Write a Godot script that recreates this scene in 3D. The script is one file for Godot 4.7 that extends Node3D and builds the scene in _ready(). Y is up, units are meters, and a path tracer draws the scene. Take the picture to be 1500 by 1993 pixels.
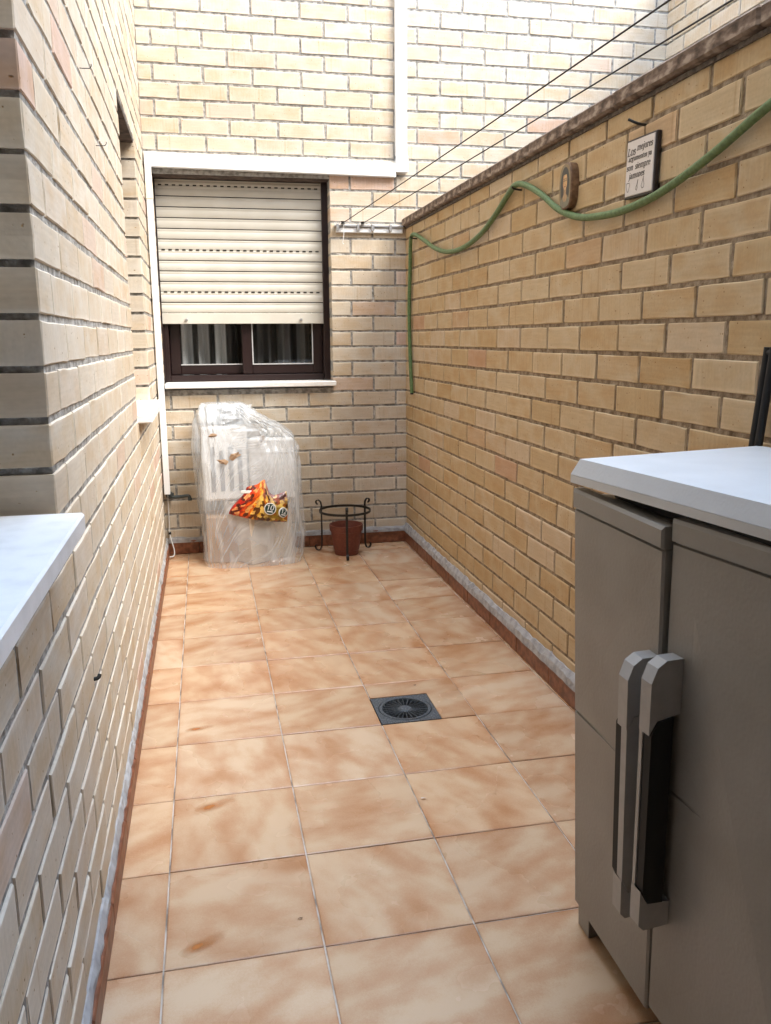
extends Node3D
# A tiled light-well patio between brick walls. Metres; floor at y = 0, back wall face at z = 0, parapet face at x = 0, left wall face at x = LX.

const LX := -1.38
const COURSE := 0.0826
const BED0 := 0.146
const JOINT := 0.012
const PITCH := 0.25

var rng := RandomNumberGenerator.new()
var cam: Camera3D
var taken := {}
var brick_full := []
var brick_half := []
var noise_a := FastNoiseLite.new()
var noise_b := FastNoiseLite.new()
var M := {}

# ---------------------------------------------------------------- naming

func numbered(called: String) -> String:
	var n: int = taken.get(called, 0)
	taken[called] = n + 1
	return called if n == 0 else "%s_%03d" % [called, n]

func tag(o: Node, label: String, category: String, group := "", kind := "") -> void:
	if label: o.set_meta("label", label)
	if category: o.set_meta("category", category)
	if group: o.set_meta("group", group)
	if kind: o.set_meta("kind", kind)

func thing(called: String, label: String, category: String, at := Vector3.ZERO, group := "") -> Node3D:
	var o := Node3D.new()
	o.name = numbered(called)
	add_child(o)
	o.position = at
	tag(o, label, category, group)
	return o

func put(mesh: Mesh, called: String, mat: Material, parent: Node, xf := Transform3D()) -> MeshInstance3D:
	var o := MeshInstance3D.new()
	o.mesh = mesh
	o.name = numbered(called) if parent == self else called
	if mat: o.material_override = mat
	o.transform = xf
	parent.add_child(o, true)
	return o

# ---------------------------------------------------------------- mesh helpers

func begin() -> SurfaceTool:
	var st := SurfaceTool.new()
	st.begin(Mesh.PRIMITIVE_TRIANGLES)
	st.set_smooth_group(-1)
	return st

func finish(st: SurfaceTool) -> ArrayMesh:
	st.generate_normals()
	return st.commit()

# corners counter-clockwise as seen from outside
func quad(st: SurfaceTool, a: Vector3, b: Vector3, c: Vector3, d: Vector3, uv := [Vector2(0, 1), Vector2(1, 1), Vector2(1, 0), Vector2(0, 0)]) -> void:
	var p := [a, c, b, a, d, c]
	var t := [uv[0], uv[2], uv[1], uv[0], uv[3], uv[2]]
	for i in 6:
		st.set_uv(t[i])
		st.add_vertex(p[i])

func tri(st: SurfaceTool, a: Vector3, b: Vector3, c: Vector3) -> void:
	for v in [a, c, b]:
		st.set_uv(Vector2(v.x, v.y))
		st.add_vertex(v)

# a box with chamfered edges (ch = 0: sharp)
func box(st: SurfaceTool, lo: Vector3, hi: Vector3, ch := 0.0) -> void:
	if ch <= 0.0:
		var x0 := lo.x; var x1 := hi.x; var y0 := lo.y; var y1 := hi.y; var z0 := lo.z; var z1 := hi.z
		quad(st, Vector3(x0, y0, z1), Vector3(x1, y0, z1), Vector3(x1, y1, z1), Vector3(x0, y1, z1))
		quad(st, Vector3(x1, y0, z0), Vector3(x0, y0, z0), Vector3(x0, y1, z0), Vector3(x1, y1, z0))
		quad(st, Vector3(x1, y0, z1), Vector3(x1, y0, z0), Vector3(x1, y1, z0), Vector3(x1, y1, z1))
		quad(st, Vector3(x0, y0, z0), Vector3(x0, y0, z1), Vector3(x0, y1, z1), Vector3(x0, y1, z0))
		quad(st, Vector3(x0, y1, z1), Vector3(x1, y1, z1), Vector3(x1, y1, z0), Vector3(x0, y1, z0))
		quad(st, Vector3(x0, y0, z0), Vector3(x1, y0, z0), Vector3(x1, y0, z1), Vector3(x0, y0, z1))
		return
	var c := (lo + hi) * 0.5
	var h := (hi - lo) * 0.5
	ch = minf(ch, minf(h.x, minf(h.y, h.z)) * 0.9)
	for ax in 3:
		var u := (ax + 1) % 3
		var v := (ax + 2) % 3
		for s in [-1.0, 1.0]:
			var f := func(a: float, b: float) -> Vector3:
				var p := Vector3.ZERO
				p[ax] = h[ax] * s
				p[u] = (h[u] - ch) * a * s
				p[v] = (h[v] - ch) * b
				return c + p
			quad(st, f.call(-1, -1), f.call(1, -1), f.call(1, 1), f.call(-1, 1))
	# edges
	for ax in 3:
		var u := (ax + 1) % 3
		var v := (ax + 2) % 3
		for su in [-1.0, 1.0]:
			for sv in [-1.0, 1.0]:
				var g := func(along: float, first: bool) -> Vector3:
					var p := Vector3.ZERO
					p[ax] = (h[ax] - ch) * along
					p[u] = (h[u] if first else h[u] - ch) * su
					p[v] = (h[v] - ch if first else h[v]) * sv
					return c + p
				flat(st, g.call(-1, true), g.call(1, true), g.call(1, false), g.call(-1, false), c)
	for sx in [-1.0, 1.0]:
		for sy in [-1.0, 1.0]:
			for sz in [-1.0, 1.0]:
				var k := Vector3(sx, sy, sz)
				var a := c + Vector3(h.x, h.y - ch, h.z - ch) * k
				var b := c + Vector3(h.x - ch, h.y, h.z - ch) * k
				var d := c + Vector3(h.x - ch, h.y - ch, h.z) * k
				if (b - a).cross(d - a).dot(a - c) > 0: tri(st, a, b, d)
				else: tri(st, a, d, b)

# a quad turned so that it faces away from the point c
func flat(st: SurfaceTool, p: Vector3, q: Vector3, r: Vector3, s: Vector3, c: Vector3) -> void:
	if (q - p).cross(r - p).dot((p + r) * 0.5 - c) > 0: quad(st, p, q, r, s)
	else: quad(st, p, s, r, q)

func box_mesh(lo: Vector3, hi: Vector3, ch := 0.0) -> ArrayMesh:
	var st := begin()
	box(st, lo, hi, ch)
	return finish(st)

# closed hull of eight corners: bottom four then top four, each counter-clockwise from above
func hull8(st: SurfaceTool, p: Array) -> void:
	var c := Vector3.ZERO
	for v in p: c += v / 8.0
	for f in [[0, 1, 2, 3], [4, 5, 6, 7], [0, 1, 5, 4], [1, 2, 6, 5], [2, 3, 7, 6], [3, 0, 4, 7]]:
		flat(st, p[f[0]], p[f[1]], p[f[2]], p[f[3]], c)

func smooth_path(pts: Array, n: int) -> PackedVector3Array:
	var out := PackedVector3Array()
	for i in pts.size() - 1:
		var a: Vector3 = pts[maxi(i - 1, 0)]
		var b: Vector3 = pts[i]
		var c: Vector3 = pts[i + 1]
		var d: Vector3 = pts[mini(i + 2, pts.size() - 1)]
		for k in n: out.append(b.cubic_interpolate(c, a, d, float(k) / n))
	out.append(pts[-1])
	return out

func tube(st: SurfaceTool, path: PackedVector3Array, r: float, n := 8, caps := true) -> void:
	var rings := []
	var side := Vector3.ZERO
	for i in path.size():
		var t := (path[mini(i + 1, path.size() - 1)] - path[maxi(i - 1, 0)]).normalized()
		if side == Vector3.ZERO:
			side = t.cross(Vector3.UP if absf(t.y) < 0.9 else Vector3.RIGHT).normalized()
		side = (side - t * side.dot(t)).normalized()
		var up := t.cross(side)
		var ring := []
		for k in n:
			var a := TAU * k / n
			ring.append(path[i] + (side * cos(a) + up * sin(a)) * r)
		rings.append(ring)
	st.set_smooth_group(1)
	for i in rings.size() - 1:
		for k in n:
			var k2 := (k + 1) % n
			quad(st, rings[i][k], rings[i][k2], rings[i + 1][k2], rings[i + 1][k])
	st.set_smooth_group(-1)
	if caps:
		for k in n:
			tri(st, path[0], rings[0][(k + 1) % n], rings[0][k])
			tri(st, path[-1], rings[-1][k], rings[-1][(k + 1) % n])

func tube_mesh(pts: Array, r: float, n := 8, sub := 6) -> ArrayMesh:
	var st := begin()
	tube(st, smooth_path(pts, sub) if sub > 1 else PackedVector3Array(pts), r, n)
	return finish(st)

# a flat bar (w wide across, t thick) swept along a path lying in the plane with the given normal
func strap(st: SurfaceTool, path: PackedVector3Array, across: Vector3, w: float, t: float) -> void:
	for i in path.size() - 1:
		var d := (path[i + 1] - path[i]).normalized()
		var d0 := (path[i + 1] - path[maxi(i - 1, 0)]).normalized()
		var d1 := (path[mini(i + 2, path.size() - 1)] - path[i]).normalized()
		var n0 := d0.cross(across).normalized() * t * 0.5
		var n1 := d1.cross(across).normalized() * t * 0.5
		var s := across * w * 0.5
		var a := path[i]
		var b := path[i + 1]
		var c := (a + b) * 0.5
		flat(st, a - s - n0, a + s - n0, b + s - n1, b - s - n1, c)
		flat(st, a - s + n0, a + s + n0, b + s + n1, b - s + n1, c)
		flat(st, a - s - n0, a - s + n0, b - s + n1, b - s - n1, c)
		flat(st, a + s - n0, a + s + n0, b + s + n1, b + s - n1, c)
		if i == 0: flat(st, a - s - n0, a + s - n0, a + s + n0, a - s + n0, c)
		if i == path.size() - 2: flat(st, b - s - n1, b + s - n1, b + s + n1, b - s + n1, c)

func lathe(st: SurfaceTool, profile: Array, n := 32, closed := true) -> void:
	st.set_smooth_group(-1)
	for i in profile.size() - 1:
		var a: Vector2 = profile[i]
		var b: Vector2 = profile[i + 1]
		for k in n:
			var a0 := TAU * k / n
			var a1 := TAU * (k + 1) / n
			var p := Vector3(cos(a0) * a.x, a.y, sin(a0) * a.x)
			var q := Vector3(cos(a1) * a.x, a.y, sin(a1) * a.x)
			var r := Vector3(cos(a1) * b.x, b.y, sin(a1) * b.x)
			var s := Vector3(cos(a0) * b.x, b.y, sin(a0) * b.x)
			st.set_smooth_group(i + 1)
			if a.x < 1e-5: tri(st, p, s, r)
			elif b.x < 1e-5: tri(st, p, r, q)
			else: quad(st, p, s, r, q)

func lathe_mesh(profile: Array, n := 32) -> ArrayMesh:
	var st := begin()
	lathe(st, profile, n)
	return finish(st)

# ---------------------------------------------------------------- textures and materials

func srgb(r: float, g: float, b: float) -> Color:
	return Color(r, g, b).linear_to_srgb()

func fast_noise(s: int, freq: float, octaves := 4) -> FastNoiseLite:
	var n := FastNoiseLite.new()
	n.seed = s
	n.noise_type = FastNoiseLite.TYPE_PERLIN
	n.frequency = freq
	n.fractal_octaves = octaves
	return n

func noise_tex(s: int, freq: float, stops: Array, size := 512, octaves := 5) -> NoiseTexture2D:
	var t := NoiseTexture2D.new()
	t.width = size; t.height = size; t.seamless = true
	t.noise = fast_noise(s, freq, octaves)
	var g := Gradient.new()
	var off := PackedFloat32Array()
	var col := PackedColorArray()
	for p in stops:
		off.append(p[0]); col.append(p[1])
	g.offsets = off; g.colors = col
	t.color_ramp = g
	return t

func noise_bump(s: int, freq: float, strength: float, size := 512, octaves := 5) -> NoiseTexture2D:
	var t := NoiseTexture2D.new()
	t.width = size; t.height = size; t.seamless = true
	t.noise = fast_noise(s, freq, octaves)
	t.as_normal_map = true
	t.bump_strength = strength
	return t

func mat(c: Color, rough := 0.8, metal := 0.0) -> StandardMaterial3D:
	var m := StandardMaterial3D.new()
	m.albedo_color = c
	m.roughness = rough
	m.metallic = metal
	return m

func tri_mat(tex: Texture2D, rough: float, scale: float, bump: Texture2D = null, tint := Color.WHITE, deep := 1.0) -> StandardMaterial3D:
	var m := mat(tint, rough)
	m.albedo_texture = tex
	m.uv1_triplanar = true
	m.uv1_world_triplanar = true
	m.uv1_scale = Vector3.ONE * scale
	if bump:
		m.normal_enabled = true
		m.normal_texture = bump
		m.normal_scale = deep
	return m

const BW := 256
const BH := 76
const BCOLS := 4
const BROWS := 8

# 32 brick faces side by side: extruded clay with drag lines, kiln flashing, pale rims, specks and pits
func brick_atlas() -> Array:
	var im := Image.create(BW * BCOLS, BH * BROWS, false, Image.FORMAT_RGB8)
	var hm := Image.create(BW * BCOLS, BH * BROWS, false, Image.FORMAT_RGB8)
	var big := fast_noise(11, 0.011, 3)
	var fine := fast_noise(12, 0.12, 3)
	var drag := fast_noise(13, 1.0, 3)
	var r := RandomNumberGenerator.new()
	r.seed = 5
	for cy in BROWS:
		for cx in BCOLS:
			var ox := cx * BW
			var oy := cy * BH
			var rim := r.randf_range(0.3, 1.0)
			var rim_w := r.randf_range(8.0, 20.0)
			var flash := r.randf_range(0.25, 1.0)
			var vert := r.randf() < 0.5
			var sd := r.randf() * 900.0
			for y in BH:
				for x in BW:
					var b := big.get_noise_2d(x + sd, y * 1.6 + sd * 2.0)
					var f := fine.get_noise_2d(x + sd, y)
					var d := drag.get_noise_2d((x * 0.11 if vert else x * 0.008) + sd, (y * 0.012 if vert else y * 0.13) + sd)
					var e := minf(minf(x, BW - 1 - x), minf(y, BH - 1 - y) * 1.3)
					e += b * 10.0 + f * 4.0
					var core := smoothstep(2.0, rim_w, e)
					var warm := clampf(0.5 + b * 1.3, 0, 1) * flash * core
					var v := 0.93 + 0.035 * f + 0.045 * d + 0.07 * rim * (1.0 - core)
					var col := Color(v, v * 0.985, v * 0.96)
					col = col.lerp(Color(v * 0.95, v * 0.87, v * 0.76), warm * 0.75)
					im.set_pixel(ox + x, oy + y, col)
					var hgt := 0.55 + 0.10 * f + 0.07 * d
					hm.set_pixel(ox + x, oy + y, Color(hgt, hgt, hgt))
			for k in r.randi_range(3, 12):
				var px := r.randi_range(4, BW - 6)
				var py := r.randi_range(4, BH - 6)
				var s := r.randi_range(1, 3)
				var dk := Color(0.52, 0.42, 0.30).lerp(Color(0.8, 0.7, 0.55), r.randf())
				for yy in s:
					for xx in s:
						im.set_pixel(ox + px + xx, oy + py + yy, dk)
						hm.set_pixel(ox + px + xx, oy + py + yy, Color(0.15, 0.15, 0.15))
			if r.randf() < 0.35:      # a run of dirty water
				var sx := r.randi_range(20, BW - 20)
				for y in BH:
					for x in range(sx - 5, sx + 6):
						var a := (1.0 - absf(x - sx) / 6.0) * 0.3 * (0.6 + 0.4 * fine.get_noise_2d(x * 2, y * 0.3 + sd))
						im.set_pixel(ox + x, oy + y, im.get_pixel(ox + x, oy + y).lerp(Color(0.66, 0.52, 0.35), a))
	hm.bump_map_to_normal_map(1.6)
	return [ImageTexture.create_from_image(im), ImageTexture.create_from_image(hm)]

func brick_mats(tints: Array) -> Array:
	var out := []
	for c in tints:
		var m := mat(c, 0.85)
		m.albedo_texture = M.brick_tex
		m.normal_enabled = true
		m.normal_texture = M.brick_nrm
		m.normal_scale = 0.8
		m.metallic_specular = 0.3
		out.append(m)
	return out

# glazed floor tiles: cloudy cream and terracotta, each of 9 cells another cloud
func tile_texture() -> ImageTexture:
	var n := 256
	var im := Image.create(n * 3, n * 3, false, Image.FORMAT_RGB8)
	var big := fast_noise(31, 0.0075, 3)
	var mid := fast_noise(32, 0.017, 3)
	var fine := fast_noise(33, 0.22, 2)
	var dither := RandomNumberGenerator.new()
	dither.seed = 9
	var cream := Color(0.84, 0.74, 0.625)
	var tan_c := Color(0.765, 0.605, 0.475)
	var rust := Color(0.685, 0.485, 0.325)
	for cy in 3:
		for cx in 3:
			var sd := (cy * 3 + cx) * 531.0
			var sa := sin(sd); var ca := cos(sd)
			for y in n:
				for x in n:
					var u := (x * ca - y * sa) * 0.75 + sd
					var w := (x * sa + y * ca) * 1.25 + sd * 0.7
					var b := big.get_noise_2d(u, w)
					var m := mid.get_noise_2d(u, w)
					var f := fine.get_noise_2d(x + sd, y)
					var e := minf(minf(x, n - 1 - x), minf(y, n - 1 - y))
					var t := clampf(0.45 + b * 0.72 + m * 0.40 + f * 0.08 + (dither.randf() - 0.5) * 0.16, 0, 1)
					t = clampf(t + 0.12 * (1.0 - smoothstep(0.0, 14.0, e)), 0, 1)
					var c := cream.lerp(tan_c, smoothstep(0.10, 0.78, t)).lerp(rust, smoothstep(0.60, 1.1, t) * 0.8)
					im.set_pixel(cx * n + x, cy * n + y, c)
	return ImageTexture.create_from_image(im)

func make_materials() -> void:
	var at := brick_atlas()
	M.brick_tex = at[0]
	M.brick_nrm = at[1]
	var pale := []
	for c in [Vector3(0.675, 0.63, 0.563), Vector3(0.655, 0.597, 0.515), Vector3(0.695, 0.655, 0.595), Vector3(0.64, 0.575, 0.492), Vector3(0.67, 0.617, 0.555), Vector3(0.645, 0.60, 0.54), Vector3(0.66, 0.56, 0.50), Vector3(0.65, 0.515, 0.46)]:
		pale.append(srgb(c.x, c.y, c.z))
	M.pale = brick_mats(pale)
	var ochre := []
	for c in [Vector3(0.60, 0.482, 0.328), Vector3(0.58, 0.452, 0.29), Vector3(0.61, 0.502, 0.355), Vector3(0.56, 0.43, 0.265), Vector3(0.60, 0.49, 0.345), Vector3(0.62, 0.515, 0.39), Vector3(0.59, 0.445, 0.305), Vector3(0.57, 0.395, 0.28)]:
		ochre.append(srgb(c.x, c.y, c.z))
	M.ochre = brick_mats(ochre)  # same brick as the pale set, tinted for dirt and warmer light here
	var grit := noise_bump(41, 0.045, 6.0, 512, 5)
	M.mortar_grey = tri_mat(noise_tex(42, 0.02, [[0.25, srgb(0.20, 0.193, 0.18)], [0.5, srgb(0.31, 0.30, 0.283)], [0.72, srgb(0.42, 0.41, 0.39)]]), 0.95, 3.2, grit)
	M.mortar_brown = tri_mat(noise_tex(43, 0.02, [[0.25, srgb(0.16, 0.118, 0.078)], [0.5, srgb(0.25, 0.19, 0.13)], [0.72, srgb(0.34, 0.275, 0.205)]]), 0.95, 3.2, grit)
	M.fillet = tri_mat(noise_tex(44, 0.02, [[0.2, srgb(0.26, 0.26, 0.265)], [0.45, srgb(0.35, 0.35, 0.36)], [0.7, srgb(0.43, 0.43, 0.44)]]), 0.95, 2.6, grit, Color.WHITE, 0.4)
	var tt := tile_texture()
	M.tiles = []
	for k in 4:
		var tm := mat([Color(1, 1, 1), Color(0.97, 0.955, 0.935), Color(1, 0.975, 0.945), Color(0.955, 0.94, 0.925)][k], 0.30)
		tm.albedo_texture = tt
		tm.roughness_texture = noise_tex(47 + k, 0.012, [[0.2, Color(0.72, 0.72, 0.72)], [0.8, Color(1.0, 1.0, 1.0)]], 256)
		tm.metallic_specular = 0.5
		M.tiles.append(tm)
	M.grout = tri_mat(noise_tex(45, 0.012, [[0.3, srgb(0.25, 0.22, 0.19)], [0.5, srgb(0.50, 0.45, 0.39)], [0.7, srgb(0.66, 0.61, 0.55)]]), 0.9, 2.0)
	M.skirting = []
	for k in 3:
		M.skirting.append(tri_mat(noise_tex(51 + k, 0.02, [[0.25, srgb(0.13, 0.045, 0.022)], [0.5, srgb(0.20, 0.072, 0.035)], [0.75, srgb(0.27, 0.105, 0.055)]]), 0.45, 3.0))
	M.coping = tri_mat(noise_tex(55, 0.017, [[0.2, srgb(0.06, 0.042, 0.03)], [0.42, srgb(0.135, 0.092, 0.066)], [0.58, srgb(0.20, 0.145, 0.11)], [0.74, srgb(0.34, 0.27, 0.21)]], 512, 6), 0.95, 3.0, grit)
	M.coping.uv1_scale = Vector3(2.6, 5.2, 2.6)
	M.coping.normal_enabled = false
	M.coping_bed = tri_mat(noise_tex(56, 0.03, [[0.3, srgb(0.07, 0.055, 0.045)], [0.7, srgb(0.16, 0.13, 0.10)]]), 0.95, 3.0, grit)
	M.stone_sill = tri_mat(noise_tex(57, 0.02, [[0.2, srgb(0.76, 0.76, 0.755)], [0.5, srgb(0.82, 0.82, 0.815)], [0.8, srgb(0.85, 0.85, 0.85)]]), 0.45, 2.0, noise_bump(58, 0.1, 0.3))
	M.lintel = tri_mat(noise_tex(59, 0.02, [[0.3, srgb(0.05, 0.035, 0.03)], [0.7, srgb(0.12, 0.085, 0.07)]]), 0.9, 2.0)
	M.white_plastic = mat(srgb(0.80, 0.82, 0.84), 0.4)
	M.cream_plastic = mat(srgb(0.76, 0.72, 0.60), 0.5)
	M.slat = tri_mat(noise_tex(60, 0.01, [[0.2, srgb(0.56, 0.54, 0.485)], [0.8, srgb(0.62, 0.605, 0.55)]]), 0.42, 1.2)
	M.brown_alu = mat(srgb(0.016, 0.006, 0.006), 0.4)
	M.dark_gap = mat(srgb(0.012, 0.011, 0.010), 0.9)
	M.glass = mat(Color(0.1, 0.12, 0.12, 0.03), 0.02)
	M.glass.transparency = BaseMaterial3D.TRANSPARENCY_ALPHA
	M.curtain = tri_mat(noise_tex(61, 0.2, [[0.2, srgb(0.55, 0.56, 0.58)], [0.8, srgb(0.68, 0.69, 0.71)]]), 0.9, 3.0)
	M.room = mat(srgb(0.25, 0.22, 0.19), 0.9)
	M.black_iron = tri_mat(noise_tex(62, 0.1, [[0.3, srgb(0.008, 0.008, 0.008)], [0.8, srgb(0.02, 0.019, 0.018)]]), 0.5, 6.0, noise_bump(63, 0.2, 1.0))
	M.steel = mat(srgb(0.55, 0.56, 0.58), 0.35, 0.8)
	M.cord = mat(srgb(0.035, 0.03, 0.026), 0.8)
	M.hose = tri_mat(noise_tex(64, 0.03, [[0.25, srgb(0.065, 0.12, 0.04)], [0.7, srgb(0.125, 0.205, 0.075)]]), 0.5, 6.0)
	M.terracotta = tri_mat(noise_tex(65, 0.03, [[0.3, srgb(0.135, 0.035, 0.021)], [0.7, srgb(0.19, 0.052, 0.033)]]), 0.5, 5.0)
	M.drain = tri_mat(noise_tex(66, 0.05, [[0.25, srgb(0.035, 0.045, 0.055)], [0.6, srgb(0.09, 0.11, 0.13)], [0.8, srgb(0.18, 0.2, 0.22)]]), 0.5, 7.0)
	var plastic_bump := noise_bump(67, 0.3, 0.22)
	M.cabinet = tri_mat(noise_tex(68, 0.012, [[0.2, srgb(0.27, 0.254, 0.228)], [0.5, srgb(0.295, 0.279, 0.254)], [0.8, srgb(0.315, 0.30, 0.275)]]), 0.42, 1.0, plastic_bump)
	M.sky_lit_lid = tri_mat(noise_tex(69, 0.012, [[0.2, srgb(0.66, 0.69, 0.72)], [0.8, srgb(0.71, 0.74, 0.77)]]), 0.42, 1.3, plastic_bump)  # same grey plastic as the doors, with sky light put into its colour
	M.handle = tri_mat(noise_tex(70, 0.03, [[0.2, srgb(0.36, 0.355, 0.345)], [0.8, srgb(0.41, 0.40, 0.39)]]), 0.35, 3.0)
	M.black = mat(srgb(0.008, 0.008, 0.008), 0.7)
	M.plaster = mat(srgb(0.62, 0.58, 0.52), 0.9)
	M.dark_render = mat(srgb(0.16, 0.145, 0.125), 0.9)
	M.white_board = mat(srgb(0.82, 0.83, 0.84), 0.5)
	M.card = tri_mat(noise_tex(71, 0.03, [[0.2, srgb(0.58, 0.51, 0.43)], [0.8, srgb(0.68, 0.62, 0.55)]]), 0.85, 4.0)
	M.grey_slot = mat(srgb(0.33, 0.34, 0.36), 0.6)

# ---------------------------------------------------------------- bricks

# one brick: length along x, height along y, face at z = 0, running back to -deep; worn arrises, face from atlas cell
func brick_mesh(length: float, cell: int, deep: float, r: RandomNumberGenerator, h := COURSE - JOINT) -> ArrayMesh:
	var st := begin()
	var n := 4 if length > 0.16 else 2
	var ch := 0.0028
	var front := []
	var outer := []
	var hx := length * 0.5
	var hy := h * 0.5
	var ring := []
	for i in n + 1: ring.append(Vector2(-hx + length * i / n, -hy))
	for i in range(1, 2): ring.append(Vector2(hx, 0))
	for i in n + 1: ring.append(Vector2(hx - length * i / n, hy))
	ring.append(Vector2(-hx, 0))
	for p in ring:
		var sx := signf(p.x) if absf(absf(p.x) - hx) < 1e-4 else 0.0
		var sy := signf(p.y) if absf(absf(p.y) - hy) < 1e-4 else 0.0
		var j := Vector2(r.randf_range(-0.0011, 0.0011), r.randf_range(-0.0011, 0.0011))
		var wear := ch * r.randf_range(0.5, 1.15)
		outer.append(Vector3(p.x + j.x, p.y + j.y, -wear))
		front.append(Vector3(p.x + j.x - sx * wear, p.y + j.y - sy * wear, r.randf_range(-0.0006, 0.0006)))
	var cx := cell % BCOLS
	var cy := (cell / BCOLS) % BROWS
	var share := clampf(length / 0.238, 0.2, 1.0)
	var shift := r.randf_range(0.0, 1.0 - share)
	var uv := func(p: Vector3) -> Vector2:
		var u := clampf((p.x + hx) / length, 0.01, 0.99) * share + shift
		var v := clampf(0.5 - p.y / h, 0.02, 0.98)
		return Vector2((cx + u * 0.99 + 0.005) / BCOLS, (cy + v * 0.98 + 0.01) / BROWS)
	var mid := Vector3(0, 0, -deep)
	var add := func(a: Vector3, b: Vector3, c: Vector3, d: Vector3) -> void:
		var q := [uv.call(a), uv.call(b), uv.call(c), uv.call(d)]
		quad(st, a, b, c, d, q)
	var m := ring.size()
	var top := func(i: int) -> int: return n + 2 + (n - i)
	for i in n:
		if i == 0 or i == n - 1: pass
		add.call(front[i], front[i + 1], front[top.call(i + 1)], front[top.call(i)])
	for i in m:
		var k := (i + 1) % m
		add.call(outer[i], outer[k], front[k], front[i])
		var a: Vector3 = outer[i]
		var b: Vector3 = outer[k]
		if absf(a.x - b.x) < 0.006:      # an end: the face runs on into the depth
			var s2 := signf(a.x)
			var q := []
			for p in [Vector3(a.x, a.y, -deep), Vector3(b.x, b.y, -deep), b, a]:
				q.append(uv.call(Vector3(s2 * (hx + minf(p.z, 0.0) * length / 0.238 * 1.0), p.y, 0)))
			quad(st, Vector3(a.x, a.y, -deep), Vector3(b.x, b.y, -deep), b, a, q)
		else: add.call(Vector3(a.x, a.y, -deep), Vector3(b.x, b.y, -deep), b, a)
	return finish(st)

func make_bricks() -> void:
	var r := RandomNumberGenerator.new()
	r.seed = 77
	for k in 32: brick_full.append(brick_mesh(PITCH - JOINT, k, 0.03, r))
	for k in 20: brick_half.append(brick_mesh(PITCH * 0.5 - JOINT, (k * 7) % 32, 0.03, r))

# a frame on a wall: u along the wall, y up, out of the wall
func on_wall(w: Dictionary, u: float, y: float, out := 0.0) -> Transform3D:
	return Transform3D(Basis(w.u, Vector3.UP, w.n), w.o + w.u * u + Vector3.UP * y + w.n * out)

# rows of bricks between u0 and u1; openings are Rect2(u, y, width, height); corner: at these u a brick ends at a corner and shows its end
func lay(w: Dictionary, k0: int, k1: int, even: float, odd: float, openings: Array) -> Array:
	var list := []
	for k in range(k0, k1):
		var y := BED0 + COURSE * k + JOINT * 0.5
		var h := COURSE - JOINT
		var yc := y + h * 0.5
		var cuts := [[w.u0, w.u1]]
		for op in openings:
			if y + h > op.position.y + 0.02 and y < op.end.y - 0.02:
				var next := []
				for c in cuts:
					if op.end.x <= c[0] or op.position.x >= c[1]: next.append(c); continue
					if op.position.x > c[0]: next.append([c[0], op.position.x])
					if op.end.x < c[1]: next.append([op.end.x, c[1]])
				cuts = next
		var off: float = even if posmod(k, 2) == 0 else odd
		for c in cuts:
			var i := int(floor((c[0] - off) / PITCH))
			while off + i * PITCH < c[1]:
				var a := maxf(off + i * PITCH + JOINT * 0.5, c[0])
				var b := minf(off + (i + 1) * PITCH - JOINT * 0.5, c[1])
				i += 1
				if b - a < 0.018: continue
				if a - c[0] < 0.02: a = c[0]
				if c[1] - b < 0.02: b = c[1]
				var end_a: bool = absf(a - c[0]) < 1e-5 and c[0] > w.u0 + 0.001
				var end_b: bool = absf(b - c[1]) < 1e-5 and c[1] < w.u1 - 0.001
				list.append({"u": (a + b) * 0.5, "y": yc, "len": b - a, "end": end_a or end_b or (w.get("ends", false) and (absf(b - w.u1) < 1e-5))})
	return list

func seen(p: Vector3) -> float:       # share of the picture's height that a metre takes at this point, 0 outside
	var q := cam.global_transform.affine_inverse() * p
	if q.z > -0.2: return 0.0
	var f := 0.5 / tan(deg_to_rad(cam.fov) * 0.5)
	var x := f * q.x / -q.z
	var y := f * q.y / -q.z
	if absf(x) > 0.42 or absf(y) > 0.54: return 0.0
	return f / -q.z

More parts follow.
